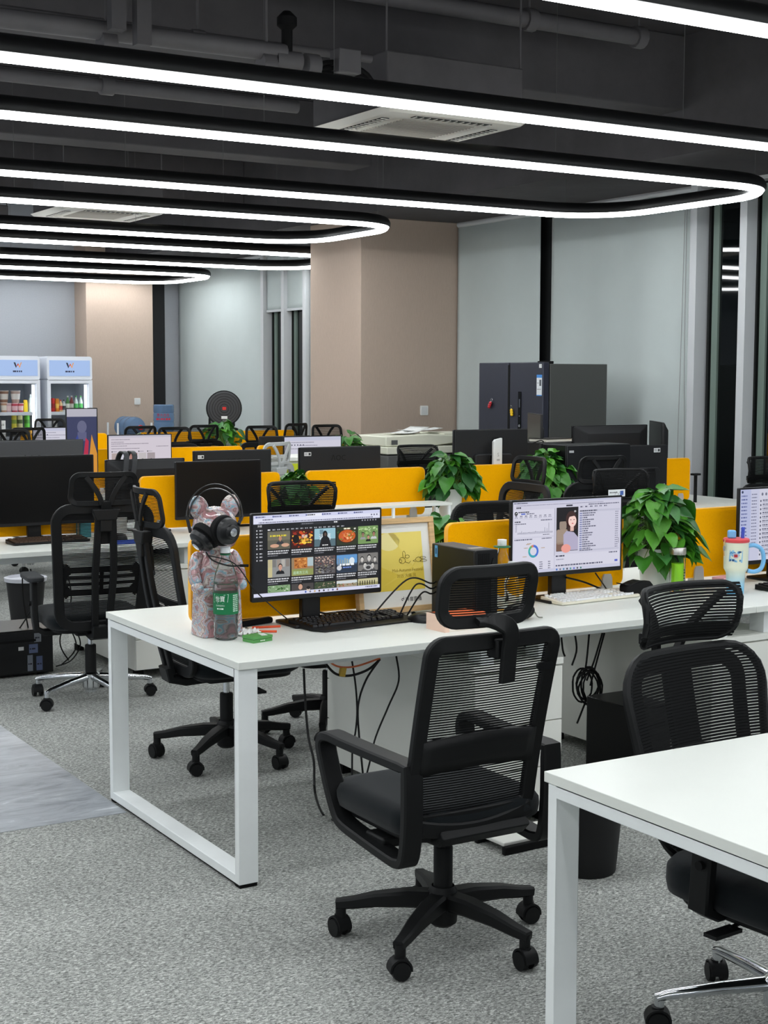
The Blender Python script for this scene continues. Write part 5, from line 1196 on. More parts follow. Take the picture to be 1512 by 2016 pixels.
q=at_y(988,1110,4.62); soda('clear bottle with white cap and green neck ring beside the monitor',(q.x,4.62,ZT),.265,.036)
q=at_y(1008,1110,4.55); soda('short clear bottle in front of the capped one',(q.x,4.55,ZT),.19,.03,cap=(226,230,232),ring=None)
# ---- glass tea flask
q=at_z(1333,1166,ZT); t=thing('tea_flask','tall glass flask of green tea with steel lid before the large pothos','flask',(q.x,q.y,ZT)); 
MB().lathe([(0,.004),(.030,.0),(.034,.004),(.034,.165),(.031,.165),(.031,.01),(0,.012)],28).build('outer_glass',GLASS,t); MB().lathe([(0,.014),(.0255,.014),(.0265,.02),(.0265,.125),(0,.126)],26).build('tea',mat('green_tea',(150,214,40),.25,emit=(96,170,20),emit_s=.12,spec=.5),t)  # tea glows faintly by itself, brightness put into its material
MB().lathe([(.0335,.163),(.0355,.165),(.0355,.190),(.033,.194),(.028,.196),(.026,.192),(0,.192)],28).build('lid',mat('brushed_steel',(196,194,188),.3,1.0,noise_scale=30,noise_amt=.12,stretch=(8,8,.3)),t)
f=Flat(.0003); [f.greek(0,-.012*k_,.009,.007,(40,90,30),1) for k_ in range(6)]; f.build('printed_words',PRINT,t,loc=(.008,-.027,.095))
# ---- soft black case
q=at_z(1254,1172,ZT); t=thing('glasses_case','soft black case lying before the large pothos','case',(q.x,q.y,ZT),R(6)); MB().prism([(-.085,0),(.085,0),(.082,.04),(.06,.058),(-.02,.062),(-.07,.056),(-.088,.052)],-.025,.025,'y').build('case_body',BLKM,t,bev=.012,seg=3); MB().strap([(-.10,0,.058),(-.07,0,.05),(-.03,0,.06),(.0,0,.064)],.05,.004,(0,1,0)).build('flap',BLK,t)
# ---- tumbler with handle
q=at_z(1447,1169,ZT); tm=thing('handled_tumbler','cream and blue tumbler with red lid and blue handle','tumbler',(q.x,q.y,ZT),R(-31))
def ombre():
    m=mat('tumbler_ombre',(228,232,210),.4); nt=m.node_tree; b=nt.nodes['Principled BSDF']; tc=nt.nodes.new('ShaderNodeTexCoord'); sp=nt.nodes.new('ShaderNodeSeparateXYZ'); nt.links.new(tc.outputs['Object'],sp.inputs[0]); cr=nt.nodes.new('ShaderNodeValToRGB'); e=cr.color_ramp.elements; e[0].position=.02; e[0].color=rgb(128,200,240); e[1].position=.11; e[1].color=rgb(226,230,208); nt.links.new(sp.outputs[2],cr.inputs[0]); nt.links.new(cr.outputs[0],b.inputs['Base Color']); return m
MB().lathe([(0,0),(.034,0),(.036,.004),(.040,.088),(.043,.096),(.050,.108),(.051,.118),(.0525,.225),(.050,.226),(0,.226)],32).build('cup_body',ombre(),tm)
MB().lathe([(.0535,.222),(.0555,.225),(.0555,.234),(.052,.238),(0,.239)],32).build('lid',mat('lid_red',(222,76,82),.45),tm)
BLU=mat('handle_blue',(120,184,232),.45); MB().prism(rr(.034,.03,.008,4,-.02,.0),.238,.272).build('spout_cap',BLU,tm,bev=.006)
MB().cyl((.026,0,.236),(.028,0,.285),.0075,n=14).build('straw',mat('straw_blue',(70,90,200),.4),tm)
MB().sweep(bez([(.050,0,.205),(.078,0,.208),(.108,0,.19),(.118,0,.15),(.108,0,.11),(.080,0,.095),(.050,0,.10)],28),[(.013*math.cos(R(a)),.009*math.sin(R(a))) for a in range(0,360,24)],(0,1,0)).build('handle',BLU,tm)
MB().tube(bez([(-.052,-.02,.235),(-.058,-.024,.2),(-.056,-.024,.165)],8),.0025,6).build('charm_chain',mat('charm_gold',(206,170,120),.4,.6),tm); MB().ball((-.057,-.025,.198),.005,.005,.012).build('charm',mat('charm_grey',(150,150,146),.4),tm)
f=Flat(.0003); f.poly([(-.03,-.022),(-.026,.028),(.0,.031),(.03,.026),(.028,-.026),(.0,-.024)],(130,186,222),1)
rnd=random.Random(3)
for k in range(18): f.ell(rnd.uniform(-.022,.022),rnd.uniform(-.018,.022),rnd.uniform(.003,.008),rnd.uniform(.003,.006),rnd.choice([(110,166,206),(150,200,230),(90,146,190)]),2,8)
f.ell(0,.003,.012,.012,(206,190,200),3); f.rrect(-.007,-.003,.007,.009,.002,(176,50,56),4); f.greek(.010,.016,.016,.007,(40,80,130),4); f.greek(-.026,-.02,.02,.008,(40,80,130),4)
f.build('painted_picture',PRINT,tm,loc=(0,0,.165),bend=lambda x,y,z:((.0522-y)*math.sin(x/.0522-.25),-(.0522-y)*math.cos(x/.0522-.25),z))
q=at_z(1400,1146,ZT); t=thing('sticky_note_pad','pink and green note pads beside the tumbler','note pad',(q.x,4.72,ZT),R(10)); MB().box(-.04,.04,-.03,.03,0,.02).build('green_pad',mat('note_green',(110,150,96),.7),t); MB().box(-.042,.042,-.032,.032,.02,.034).build('pink_pad',mat('note_pink',(240,180,190),.7),t,bev=.002)
t=thing('wooden_tray','dark brown tray behind the right-edge keyboard','tray',(4.98,4.60,ZT)); MB().prism(rr(.16,.11,.03,4),0,.012).build('tray_base',mat('tray_brown',(74,52,40),.5),t,bev=.004); MB().sweep([(a,b,.014) for a,b in rr(.15,.10,.03,4)],[(-.004,-.004),(.004,-.004),(.004,.004),(-.004,.004)],(0,0,1),True).build('rim',mat('tray_rim',(60,42,32),.5),t)
f=Flat(.0004); f.rect(-.045,0,.045,.03,(226,230,232),1); f.greek(-.038,.016,.04,.004,(90,92,96),2); f.rect(.018,.006,.036,.024,(70,100,170),2); f.line([(-.01,.008),(.0,.022),(.01,.008),(.014,.02)],.001,(110,112,116),2)
mt_=at_y(1212,972,4.685); o=f.build('paper_tag',PRINT,None,(mt_.x,4.678,mt_.z-.012),(0,0,0)); tag(o,'white paper tag tucked behind the white-page monitor','tag')
o.modifiers.new('solid','SOLIDIFY').thickness=.0008
# ================================================================== UNDER THE FRONT DESK
DU=.70
def ucable(label,px,r=.004,mt=None,y=4.62,name='hanging_cable'): return world_cable(name,label,[at_y(a,b,y) for a,b in px],r,mt)
ucable('orange cable strung under the desk by the cabinet',[(640,1296),(665,1312),(700,1312),(748,1296)],.0035,mat('cable_orange',(214,110,66),.5),4.55)
ucable('thick black cable bowing under the orange one',[(636,1300),(660,1326),(690,1330),(725,1318),(748,1298)],.0048,None,4.56)
ucable('black cable falling straight behind the nearest chair arm',[(693,1302),(700,1350),(703,1400),(700,1440),(694,1470),(693,1540)],.0036,None,4.6)
ucable('black cable curving left of the nearest chair seat',[(748,1298),(720,1340),(705,1390),(707,1450),(712,1500),(716,1540)],.004,None,4.58)
ucable('black cable kinked against the white cabinet side',[(780,1292),(785,1340),(765,1390),(740,1450),(728,1500),(718,1540)],.0036,None,4.64)
world_cable('floor_cable','long black cable drooping to the carpet beside the nearest chair',[at_y(598,1316,4.5),at_y(601,1380,4.48),at_y(607,1450,4.42),at_y(618,1500,4.35),at_y(620,1560,4.25),at_z(635,1602,.012),at_z(655,1614,.006),at_y(668,1596,3.95)],.0045)
o=MB().box(-.011,.011,-.009,.009,-.035,.0).build('cable_tie',mat('tie_yellow',(196,160,60),.6),None,tuple(at_y(676,1313,4.555)),(0,.2,0),bev=.003); tag(o,'yellow tape holding the cables under the desk','cable tie')
for k,(a,b,c) in enumerate((((1105,1252),(1108,1280),(1112,1292)),((1132,1250),(1135,1280),(1126,1310)),((1160,1248),(1155,1300),(1150,1330)),((1186,1246),(1170,1300),(1155,1340)),((1190,1246),(1178,1290),(1162,1350)))):
    ucable(['short black cable at the cabinet top under the second seat','bent black cable under the second seat','straight black cable above the coiled bundle','thick black cable meeting the coiled bundle','outermost black cable meeting the coiled bundle'][k],[a,b,c],.0042,None,4.85)
m=MB(); rnd=random.Random(12)
cc=at_y(1155,1350,4.85)
for k in range(7):
    a0=rnd.uniform(0,6); rx=rnd.uniform(.035,.07); rz_=rnd.uniform(.05,.085); tl=rnd.uniform(-.5,.5); dx=rnd.uniform(-.02,.02)
    m.tube([(dx+rx*math.cos(a)+tl*rz_*math.sin(a)*.5, rnd.uniform(-.003,.003)+.008*k-.03, rz_*math.sin(a)) for a in [2*PI*j/22 for j in range(22)]],.0042,6,True)
m.tube(bez([(.0,0,-.06),(-.03,0,-.12),(-.05,0,-.16)],10),.0042,6)
o=m.build('cable_coil',CABLE,None,tuple(cc)); tag(o,'coiled bundle of black cable hanging under the second seat','cable',None,'stuff')
def tower_pc(label,c,rz,w=.19,d=.42,h=.40,stick=False):
    t=thing('computer_tower',label,'computer',c,R(rz),'black towers under the desks'); k=mat('tower_black',(12,12,14),.38,spec=.4)
    MB().box(-w/2,w/2,-d/2,d/2,.012,h).build('case',k,t,bev=.004); MB().box(-w/2+.006,w/2-.006,-d/2-.008,-d/2,.02,h-.006).build('front_panel',BLKS,t,bev=.003)
    for sx in(-1,1):
        for sy in(-1,1): MB().cyl((sx*w*.36,sy*d*.4,0),(sx*w*.36,sy*d*.4,.012),.014,n=10).build('foot',RUBBER,t)
    MB().box(-w*.3,w*.3,-d/2-.0095,-d/2-.008,h*.75,h*.8).build('drive_slot',BLKM,t)
    if stick:
        f=Flat(.0005); f.rect(.0,.15,.03,.17,(200,200,200),1)
        for k2,(u,v,a,b,c2) in enumerate(((.09,.19,.04,.05,(120,124,130)),(.06,.13,.05,.05,(90,100,130)),(.05,.03,.03,.09,(110,116,126)),(.1,.03,.035,.08,(80,90,120)))): f.rect(u,v,u+a,v+b,c2,1); f.greek(u+.004,v+b*.4,a*.7,.008,(40,40,50),2)
        f.build('spec_stickers',PRINT,t,loc=(.05,-d/2-.0085,0))
    return t
q=at_z(1172,1500,0); tower_pc('black computer tower on the floor behind the cabinet under the second seat',(3.98,4.58,0),0,.2,.30,.33)
q=at_z(55,1335,0); tower_pc('black computer tower with stickers on the floor at left edge',(2.37,8.06,0),0,.50,.38,.26,True)
# waste bin
q=at_z(1175,1722,0); t=thing('waste_bin','black waste bin on the carpet under the cut-off desk','bin',(q.x,q.y+.06,0)); MB().lathe([(0,.004),(.098,0),(.102,.006),(.125,.27),(.132,.275),(.132,.285),(.12,.285),(.098,.012),(0,.012)],32).build('bin_body',mat('bin_black',(20,20,22),.6),t); MB().lathe([(.118,.286),(.136,.284),(.136,.292),(.118,.292)],32).build('rim',mat('bin_rim',(16,16,18),.5),t)
q=at_z(1000,1655,0); t=thing('foot_rest','white footrest bar with black rail behind the nearest chair','footrest',(3.0,4.11,0),R(2)); MB().box(-.05,.42,-.07,.07,.025,.04).build('board',mat('board_white',(222,222,216),.5),t,bev=.004); MB().box(-.06,.44,-.09,-.07,.0,.03).build('rail',BLKM,t,bev=.004); MB().box(-.06,.44,.07,.09,.0,.03).build('rail',BLKM,t,bev=.004); MB().lathe([(0,0),(.04,.0),(.042,.006),(0,.009)],20,(.16,-.02,.04)).build('round_badge',GREYP,t)
# ================================================================== SECOND ROW EXTRAS
# riser shelf
sa=at_y(650,985,7.80); sb=at_y(870,975,7.80)
t=thing('riser_shelf','long white riser shelf on the second row desk','shelf',((sa.x+sb.x)/2-.03,7.78,ZT)); w=(sb.x-sa.x)+.06; MB().box(-w/2,w/2,-.10,.10,.105,.122).build('shelf_board',WHITE,t,bev=.002)
for sx in(-w/2+.008,-.0,w/2-.024):
    for sy in(-.095,.08): MB().box(sx,sx+.016,sy,sy+.016,0,.105).build('shelf_leg',WPAINT,t)
# white router standing in front of the flat monitor back
q=at_y(982,905,8.07); t=thing('wifi_router','upright white router before the flat monitor back','router',(q.x,8.09,ZT)); MB().prism([(-.035,0),(.035,0),(.035,.505),(-.02,.495),(-.035,.48)],-.012,.012,'y').build('router_body',mat('router_white',(226,228,228),.45),t,bev=.004); MB().box(-.05,.05,-.03,.03,0,.012).build('router_foot',mat('router_white',(226,228,228),.45),t,bev=.003)
f=Flat(.0004); f.text(0,0,.035,'S',(150,152,152),1,'CENTER'); f.greek(-.012,-.03,.026,.012,(170,172,172),1); f.build('embossed_mark',PRINT,t,loc=(0,-.0125,.38))
# black towers on the second row desk
def desk_tower(label,xl,xr,yt,y,depth,mt=None):
    a=at_y(xl,yt,y); b=at_y(xr,yt,y); t=thing('computer_tower',label,'computer',(a.x,y,ZT),0,'black towers on the second row'); w=b.x-a.x; h=a.z-ZT
    MB().box(0,w,.01,depth,.008,h).build('case',mat('tower_black',(12,12,14),.38,spec=.4),t,bev=.004); MB().box(.004,w-.004,0,.01,.012,h-.004).build('front_panel',BLKS,t,bev=.002)
    for k in range(2): MB().box(.05+k*(w-.14),.09+k*(w-.14),.05,depth-.05,0,.008).build('foot',RUBBER,t)
    f=Flat(.0004); f.rect(.02,h-.05,.06,h-.035,(180,182,184),1); f.build('badge',PRINT,t,loc=(0,-.0005,0)); return t
desk_tower('black computer tower lying behind the mesh headrest on the second row',1116,1242,877,7.66,.26)
desk_tower('black computer box with books on top beside the refrigerator',1064,1125,872,8.14,.30)
a=at_y(1070,868,8.2); t=thing('notebook_stack','pale notebook with black cover on the black computer box','book',(a.x+.14,8.3,at_y(1095,872,8.12).z),R(6)); MB().box(-.13,.13,-.09,.09,0,.004).box(-.13,.13,-.09,.09,.022,.026).build('cover',mat('book_cover',(40,36,32),.6),t); MB().box(-.125,.127,-.086,.088,.004,.022).build('pages',mat('book_pages',(226,222,208),.8),t)
world_cable('headset_cable','black cable arching behind the tilted slim monitor',[at_y(1050,872,8.2),at_y(1068,868,8.2),at_y(1078,890,8.2),at_y(1070,915,8.2)],.004)
# headphones draped over the curved monitor back
q=at_y(247,905,8.12); t=thing('headphones','grey headphones draped over the curved monitor','headphones',(q.x,8.13,q.z),0)
for k in(0,1): MB().strap(bez([(-.03+.05*k,.05,-.02),(-.02+.05*k,.03,.03),(-.01+.05*k,.0,.045),(-.015+.05*k,-.07,.02),(-.035+.05*k,-.085,-.10)],18),.03,.012,(1,0,0)).build('strap_band',GREYP,t)
MB().lathe([(.001,0),(.04,.004),(.045,.02),(.04,.04),(.001,.042)],20,(.03,-.09,-.17)).build('ear_cup',BLK,t); MB().lathe([(.001,0),(.04,.004),(.045,.02),(.04,.04),(.001,.042)],20,(-.06,-.09,-.17)).build('ear_cup',BLK,t)
# little things seen on the second row desk
q=at_z(222,1030,ZT); 
for k,(px,py,c,sz,lb) in enumerate(((205,1052,(226,226,222),(.10,.07,.11),'white carton behind the chrome-based chair'),(232,1046,(206,206,204),(.09,.07,.14),'taller pale carton behind the chrome-based chair'),(165,1058,(70,140,150),(.07,.05,.10),'teal carton behind the chrome-based chair'))):
    q=at_z(px,py,ZT); t=thing('small_carton',lb,'box',(q.x,q.y,ZT),R(8*k-6),'cartons on the second row desk'); m_=mat('carton_%d'%k,c,.6); MB().box(-sz[0]/2,sz[0]/2,-sz[1]/2,sz[1]/2,0,sz[2]).build('carton',m_,t,bev=.002); MB().box(-sz[0]/2-.0004,sz[0]/2+.0004,-.01,.01,sz[2]*.0,sz[2]+.0006).build('tape',mat('carton_tape',(190,180,150),.5),t)
q=at_z(1320,985,ZT); o=MB().grid(lambda u,v:((u-.5)*.3,(v-.5)*.21,.003+.006*math.sin(u*4)*v),8,6).build('paper_sheets',mat('paper',(232,233,230),.85),None,(6.9,7.62,ZT),(0,0,.2),solid=.002); tag(o,'loose paper sheets on the second row desk by the window','paper')
t=thing('clamp_bracket','black clamp bracket at the orange screen end by the window','bracket',(7.56,8.0,ZT)); MB().box(-.008,.008,-.01,.01,0,.2).build('bracket_post',BLK,t); MB().box(-.035,.035,-.02,.02,.2,.215).build('bracket_top',BLK,t,bev=.003)
# waste basket and tray under the second row
q=at_z(40,1210,0); t=thing('waste_bin','dark lined waste bin under the second row desk','bin',(at_y(50,1115,9.6).x,9.6,0)); MB().lathe([(0,.004),(.10,0),(.13,.3),(.12,.3),(.095,.01),(0,.012)],24).build('bin_body',mat('bin_black',(20,20,22),.6),t); MB().lathe([(.12,.29),(.14,.29),(.142,.315),(.125,.32),(.118,.30)],24).build('bin_liner',mat('liner_pale',(196,198,206),.5,alpha=1),t)
ucg=[((130,1120),(140,1180),(118,1260),(135,1300)),((118,1118),(122,1200),(150,1270),(120,1310)),((60,1120),(70,1180),(30,1250)),((44,1118),(46,1180),(60,1260)),((150,1240),(158,1270),(140,1300),(110,1312))]
for k,p in enumerate(ucg): world_cable('hanging_cable',['black cable hanging behind the chrome-based chair back','black cable beside the first behind the chrome-based chair','black cable slanting over the left-edge tower','black cable dropping at the left edge','black cable looping near the stickered tower'][k],[at_y(a,b,7.95) for a,b in p],.004)
# ================================================================== OTHER CHAIRS
nohead=chair_M('black mesh chair top arching left of the white-page monitor',base='black',group=CG,head=False); place(nohead,4.56,6.10,176,30)
more(cN,'black mesh headrest chair in front of the black tower',5.32,5.95,172,10)
more(cB,'black chair with curved headrest before the pothos and router screen',4.86,6.92,88,40)
more(cL,'black chair with frame headrest just left of the black tower',5.70,7.13,-6,5)
more(cN,'black mesh chair at the right edge behind the text-page monitor',7.08,6.50,178,5)
for k,(px,yh,lb,src,rz) in enumerate(((97,15.75,'black chair headrest in front of the right drinks cooler','L',172),(58,13.05,'black chair back left of the thumbnails monitor','L',5),(20,12.65,'black chair top at the left edge above the pale-logo monitor','L',186),
    (280,13.0,'black chair below the lying water jug','L',6),(340,12.6,'black chair below the inverted water jug','L',184),(405,13.05,'black chair left of the fan stand','L',8),(434,16.4,'black chair behind the fan stand','L',178),
    (512,12.6,'black chair with frame headrest beside the lime panel','L',178),(588,13.1,'black chair below the far window','L',20),(640,12.62,'black chair between far window and column','L',180),
    (815,9.35,'black mesh chair in front of the copier','N',180))):
    q=at_y(px,850,yh); s_=cL if src=='L' else cN
    v=Matrix.Rotation(R(rz),3,'Z')@Vector((0,.38,0)); more(s_,lb,q.x+v.x,yh+v.y,rz,k*13)
# pale grey chair in the aisle
GCH=mat('pale_grey_plastic',(196,200,200),.45)
cg=copy_tree(cL); cg['label']='pale grey office chair behind the orange screens'; cg['group']='pale grey chair'
for c in cg.children:
    if c.type=='MESH':
        me=c.data.copy(); c.data=me
        if me.materials and me.materials[0] in (BLK,): me.materials[0]=GCH
del cg['group']; place(cg,at_y(553,880,9.3).x-.178,9.636,28,10)
q=at_y(520,905,10.5); t=thing('lime_cabinet','low white cabinet with lime green front in the third row','cabinet',(q.x-.12,10.12,0)); MB().box(0,.45,.02,.42,0,at_y(520,902,10.12).z-.03).build('body',CABW,t); MB().box(.01,.44,0,.02,.03,at_y(520,902,10.12).z-.05).build('door',mat('lime',(206,218,40),.6),t,bev=.003); MB().box(-.01,.46,-.01,.43,at_y(520,902,10.12).z-.03,at_y(520,902,10.12).z).build('top',CABW,t,bev=.003)
# ================================================================== COPIER
COPW=mat('copier_white',(226,226,208),.5); COPG=mat('copier_dark',(92,93,92),.5)
ca=at_y(763,858,10.95); ct=ca.z
cp=thing('photocopier','white and grey photocopier in front of the taupe column','copier',(ca.x,10.95,0)); W_=.98; D_=.62
MB().box(.02,W_-.02,.03,D_-.02,.04,ct-.32).build('cabinet',mat('copier_black',(22,22,24),.5),cp,bev=.01)
MB().box(.0,W_,.0,D_,ct-.31,ct-.175).build('engine',COPG,cp,bev=.012); MB().box(-.01,W_,-.01,D_,ct-.165,ct-.10).build('scanner_bed',COPW,cp,bev=.008)
MB().prism([(0,0),(.52,0),(.98,.045),(.98,.085),(.52,.10),(.45,.105),(.0,.09)],0,.5,'y').build('document_feeder',COPW,cp,loc=(-.005,.02,ct-.097),bev=.01)
MB().box(.62,.95,.03,.45,ct-.01,ct+.012).build('feeder_tray',COPW,cp,bev=.006); MB().box(.04,.10,-.008,.0,ct-.08,ct-.04).build('control_key',COPG,cp)
for k in range(3): MB().box(.04,W_-.04,.012,.03,.08+.22*k,.27+.22*k).build('paper_drawer',COPG,cp,bev=.004)
for sx in(.08,W_-.08):
    for sy in(.1,D_-.1): MB().cyl((sx,sy,0),(sx,sy,.04),.025,n=12).build('caster',RUBBER,cp)
for k in range(2):
    o=MB().grid(lambda u,v:((u-.5)*.36,(v-.5)*.24,.03*u*u*(1-k)+.05*(u-.3)**2),8,4).build('paper_sheet',mat('paper',(232,233,230),.85),None,(ca.x+.32+.18*k,11.15+.05*k,ct+.012+.02*k),(0,0,.25-.5*k),solid=.0008); tag(o,['large white paper lying on the photocopier lid','smaller curled paper on the photocopier lid'][k],'paper')
# ================================================================== REFRIGERATOR
FRK=mat('fridge_navy_black',(52,54,66),.42,.35,noise_scale=3,noise_amt=.06); FRS=mat('fridge_side_grey',(70,72,70),.5)
fa=at_y(1070,713,9.39)
fg=thing('refrigerator','dark two-door refrigerator with magnets by the window','refrigerator',(fa.x,9.39,0)); FH_=fa.z; FW_=.90; FD=.66
MB().box(.07,FD,.0,FW_,.04,FH_-.012).build('cabinet',FRS,fg,bev=.004)
for k,(a,b) in enumerate(((.0,.455),(.475,FW_))):
    d=MB().box(0,.062,a+.003,b-.003,.06,FH_).build('door',FRK,fg,bev=.006)
    MB().box(-.001,.03,(b-.003 if k==0 else a-.014),(b+.008 if k==0 else a+.003),.08,FH_-.02).build('handle_groove',BLKM,d)
    if k==0:
        MB().box(-.004,0,.29,.33,1.20,1.55).build('control_panel',GLOSSBLK,d)
        f=Flat(.0005); f.ring(0,.05,.006,.01,0,6.28,(200,204,210),1); f.rect(-.008,.2,.008,.27,(70,74,84),1); f.ell(0,.13,.004,.004,(170,176,186),1,8); f.build('panel_icons',PRINT,d,loc=(-.0045,.31,1.22),rot=(0,0,-PI/2))
        f=Flat(.0005); f.rect(0,0,.07,.17,(222,226,230),1); f.rect(0,.145,.07,.17,(70,140,214),2); f.rect(0,0,.07,.008,(70,140,214),2); f.rect(.036,.08,.062,.13,(90,94,100),2); f.greek(.008,.05,.05,.006,(110,112,118),2); f.greek(.008,.1,.02,.006,(110,112,118),2); f.build('energy_label',PRINT,d,loc=(-.0008,.085,FH_-.27),rot=(0,0,-PI/2))
        f=Flat(.0005); f.rect(0,0,.035,.03,(230,232,232),1); f.ell(.025,.015,.004,.004,(40,40,44),2,8); f.build('small_label',PRINT,d,loc=(-.0008,.055,FH_-.045),rot=(0,0,-PI/2))
MB().box(.03,.12,.02,.12,FH_-.012,FH_+.01).build('hinge_cover',BLKM,fg,bev=.004)
for sx in(.1,.58):
    for sy in(.06,.82): MB().cyl((sx,sy,0),(sx,sy,.06),.02,n=10).build('foot',RUBBER,fg)
def magnet(label,px,py,col,tilt):
    X=fa.x-.004; q=at_x(px,py,X); t=thing('fridge_magnet',label,'magnet',(X,q.y,q.z),0,'magnets on the refrigerator'); rM=Matrix.Rotation(tilt,3,'X')
    m=MB()
    for k in range(3): m.ball(rM@Vector((-.010,0,-.018+.018*k)),.011,.019-.003*abs(k-1),.014)
    m.build('figure',mat('magnet_%d%d'%(col[0],col[1]),col,.4),t); MB().tube([rM@Vector((-.008,.012*math.cos(a),.046+.014*math.sin(a))) for a in[2*PI*j/12 for j in range(12)]],.002,5,True).build('ring',CHROME,t)
    MB().cyl((-.004,0,0),(.004,0,0),.010,n=10).build('magnet_disc',BLKM,t)
magnet('red keyring magnet on the left refrigerator door',966,797,(196,40,52),.5); magnet('yellow keyring magnet on the right refrigerator door',1009,812,(240,196,20),-.15)
# ================================================================== FAR END: coolers, water, fan
COOLW=mat('cooler_white',(226,230,238),.4); COOLIN=mat('cooler_inside',(150,158,166),.5); LED=mat('cooler_led',(255,255,255),.4,emit=(240,246,255),emit_s=4.0); HDR=mat('cooler_header_light',(60,70,90),.4,emit=(176,204,250),emit_s=.75)
PRODG='drinks and snacks in the coolers'
COOLY=17.85
def cooler(label,xl,xr):
    a=at_y(xl,703,COOLY); b=at_y(xr,703,COOLY); w=b.x-a.x; h=1.905
    t=thing('drinks_cooler',label,'cooler',(a.x,COOLY,0),0,'glass-door drinks coolers')
    m=MB().box(0,w,.02,.60,.0,.10).box(0,.025,.04,.60,.10,1.62).box(w-.025,w,.04,.60,.10,1.62).box(.025,w-.025,.575,.60,.10,1.62); m.build('cabinet',COOLW,t)
    MB().box(.025,w-.025,.56,.575,.10,1.62).build('liner',COOLIN,t)
    MB().prism(rr(w,.30,.035,5,w/2,1.765),.0,.60,'y').build('header_box',COOLW,t)
    hd=MB().box(.03,w-.03,-.006,.0,1.67,1.865).build('header_sign',HDR,t)
    f=Flat(.0008); cx=w/2; z=1.80
    f.poly([(cx-.05,z+.035),(cx-.028,z+.035),(cx-.012,z-.01),(cx,z+.02),(cx-.02,z-.035)],(40,42,60),1); f.poly([(cx,z+.02),(cx+.012,z+.02),(cx+.026,z-.012),(cx+.04,z+.035),(cx+.052,z+.035),(cx+.026,z-.035)],(232,150,60),2); f.poly([(cx-.012,z-.01),(cx+.0,z+.02),(cx+.012,z+.02),(cx+.0,z-.01)],(200,60,60),3)
    f.greek(cx-.06,1.715,.12,.02,(60,64,90),2); f.build('sign_print',SCREEN,hd,loc=(0,-.007,0))
    d=MB(); 
    d.box(.0,w,.0,.04,1.575,1.62).box(0,w,.0,.04,.06,.12).box(0,.045,.0,.04,.12,1.575).box(w-.045,w,.0,.04,.12,1.575).build('door_frame',COOLW,t)
    gl=mat('cooler_glass',(250,252,252),.02,trans=1.0,ior=1.02,spec=.3); MB().box(.045,w-.045,.018,.022,.12,1.575).build('door_glass',gl,t)
    MB().box(w-.085,w-.055,.05,.07,.15,1.56).build('led_strip',LED,t); MB().box(.05,.06,-.035,-.0,.75,1.15).build('door_handle',GREYP,t,bev=.004)
    z=[1.20,.90,.55,.22]
    for k in z: MB().box(.027,w-.027,.06,.555,k-.018,k).build('shelf',COOLW,t); MB().box(.027,w-.027,.05,.06,k-.02,k+.022).build('price_rail',COOLW,t)
    f=Flat(.0008); f.rect(0,.0,.075,.26,(226,228,226),1); f.rect(0,-.07,.075,-.0,(230,232,230),1); f.rect(0,-.07,.075,-.045,(110,150,110),2)
    for k in range(4): f.greek(.01,.21-.012*k if k<2 else .06-.014*k,.05,.008,(120,122,120),2)
    f.build('notice_sticker',PRINT,t,loc=(.05,.016,.86))
    return t,a.x,w
cl1=cooler('right drinks cooler standing beside the taupe column',92,181); cl2=cooler('left drinks cooler cut by the photo edge',-11,78)
def product(kind,label,c,col,h,r,col2=None):
    t=thing(kind,label,{'bottle':'bottle','can':'can','noodle_cup':'cup','carton':'carton','snack_bag':'bag','jar':'jar'}[kind],c,0,PRODG); m_=mat('prod_%d_%d_%d'%col,col,.45); m2=mat('prod_%d_%d_%d'%(col2 or (236,236,236)),col2 or (236,236,236),.45)
    if kind=='bottle': MB().lathe([(0,0),(r*.95,0),(r,.01),(r,h*.62),(r*.8,h*.72),(r*.4,h*.85),(r*.38,h*.93)],12).build('bottle_body',m_,t); MB().lathe([(r*.42,h*.91),(r*.45,h),(0,h)],10).build('cap',m2,t); MB().lathe([(r*1.02,h*.25),(r*1.02,h*.55)],12).build('label_band',m2,t)
    elif kind=='can': MB().lathe([(r*.85,0),(r,.008),(r,h-.012),(r*.86,h),(0,h-.002)],12).build('can_body',m_,t); MB().lathe([(r*1.01,h*.35),(r*1.01,h*.65)],12).build('label_band',m2,t)
    elif kind=='noodle_cup': MB().lathe([(0,0),(r*.75,0),(r,h-.008)],14).build('cup_body',m_,t); MB().lathe([(r*1.05,h-.008),(r*1.05,h),(0,h)],14).build('lid',m2,t); MB().lathe([(r*.86,h*.3),(r*.98,h*.75)],14).build('label_band',m2,t)
    elif kind=='jar': MB().lathe([(0,0),(r,0),(r,h*.78),(r*.9,h*.82)],12).build('jar_body',m_,t); MB().lathe([(r*.92,h*.8),(r*.95,h),(0,h)],12).build('lid',m2,t); MB().box(-r*.7,r*.7,-r*1.03,-r*.9,h*.2,h*.6).build('label',mat('prod_label',(236,234,228),.5),t)
    elif kind=='carton': MB().box(-r,r,-r*.7,r*.7,0,h*.8).build('carton_body',m_,t,bev=.003); MB().prism([(-r*.7,h*.8),(r*.7,h*.8),(0,h)],-r,r,'x').build('gable',m2,t)
    else: MB().prism([(-r,0),(r,0),(r*.85,h*.5),(r,h),(-r,h),(-r*.85,h*.5)],-r*.35,r*.35,'y').build('bag_body',m_,t,bev=r*.2,seg=3); MB().box(-r*1.02,r*1.02,-.004,.004,h-.012,h+.004).build('seal',m2,t)
    return t
P1=cl1[1]; Wc=cl1[2]
def shelf_row(x0,spec,z,names,y=COOLY+.13):
    for (kind,px,col,h,r,c2,lb) in spec:
        q=at_y(px,770,y); product(kind,lb,(q.x,y,z),col,h,min(r,.026) if kind in('can','bottle') else r*.74,c2)
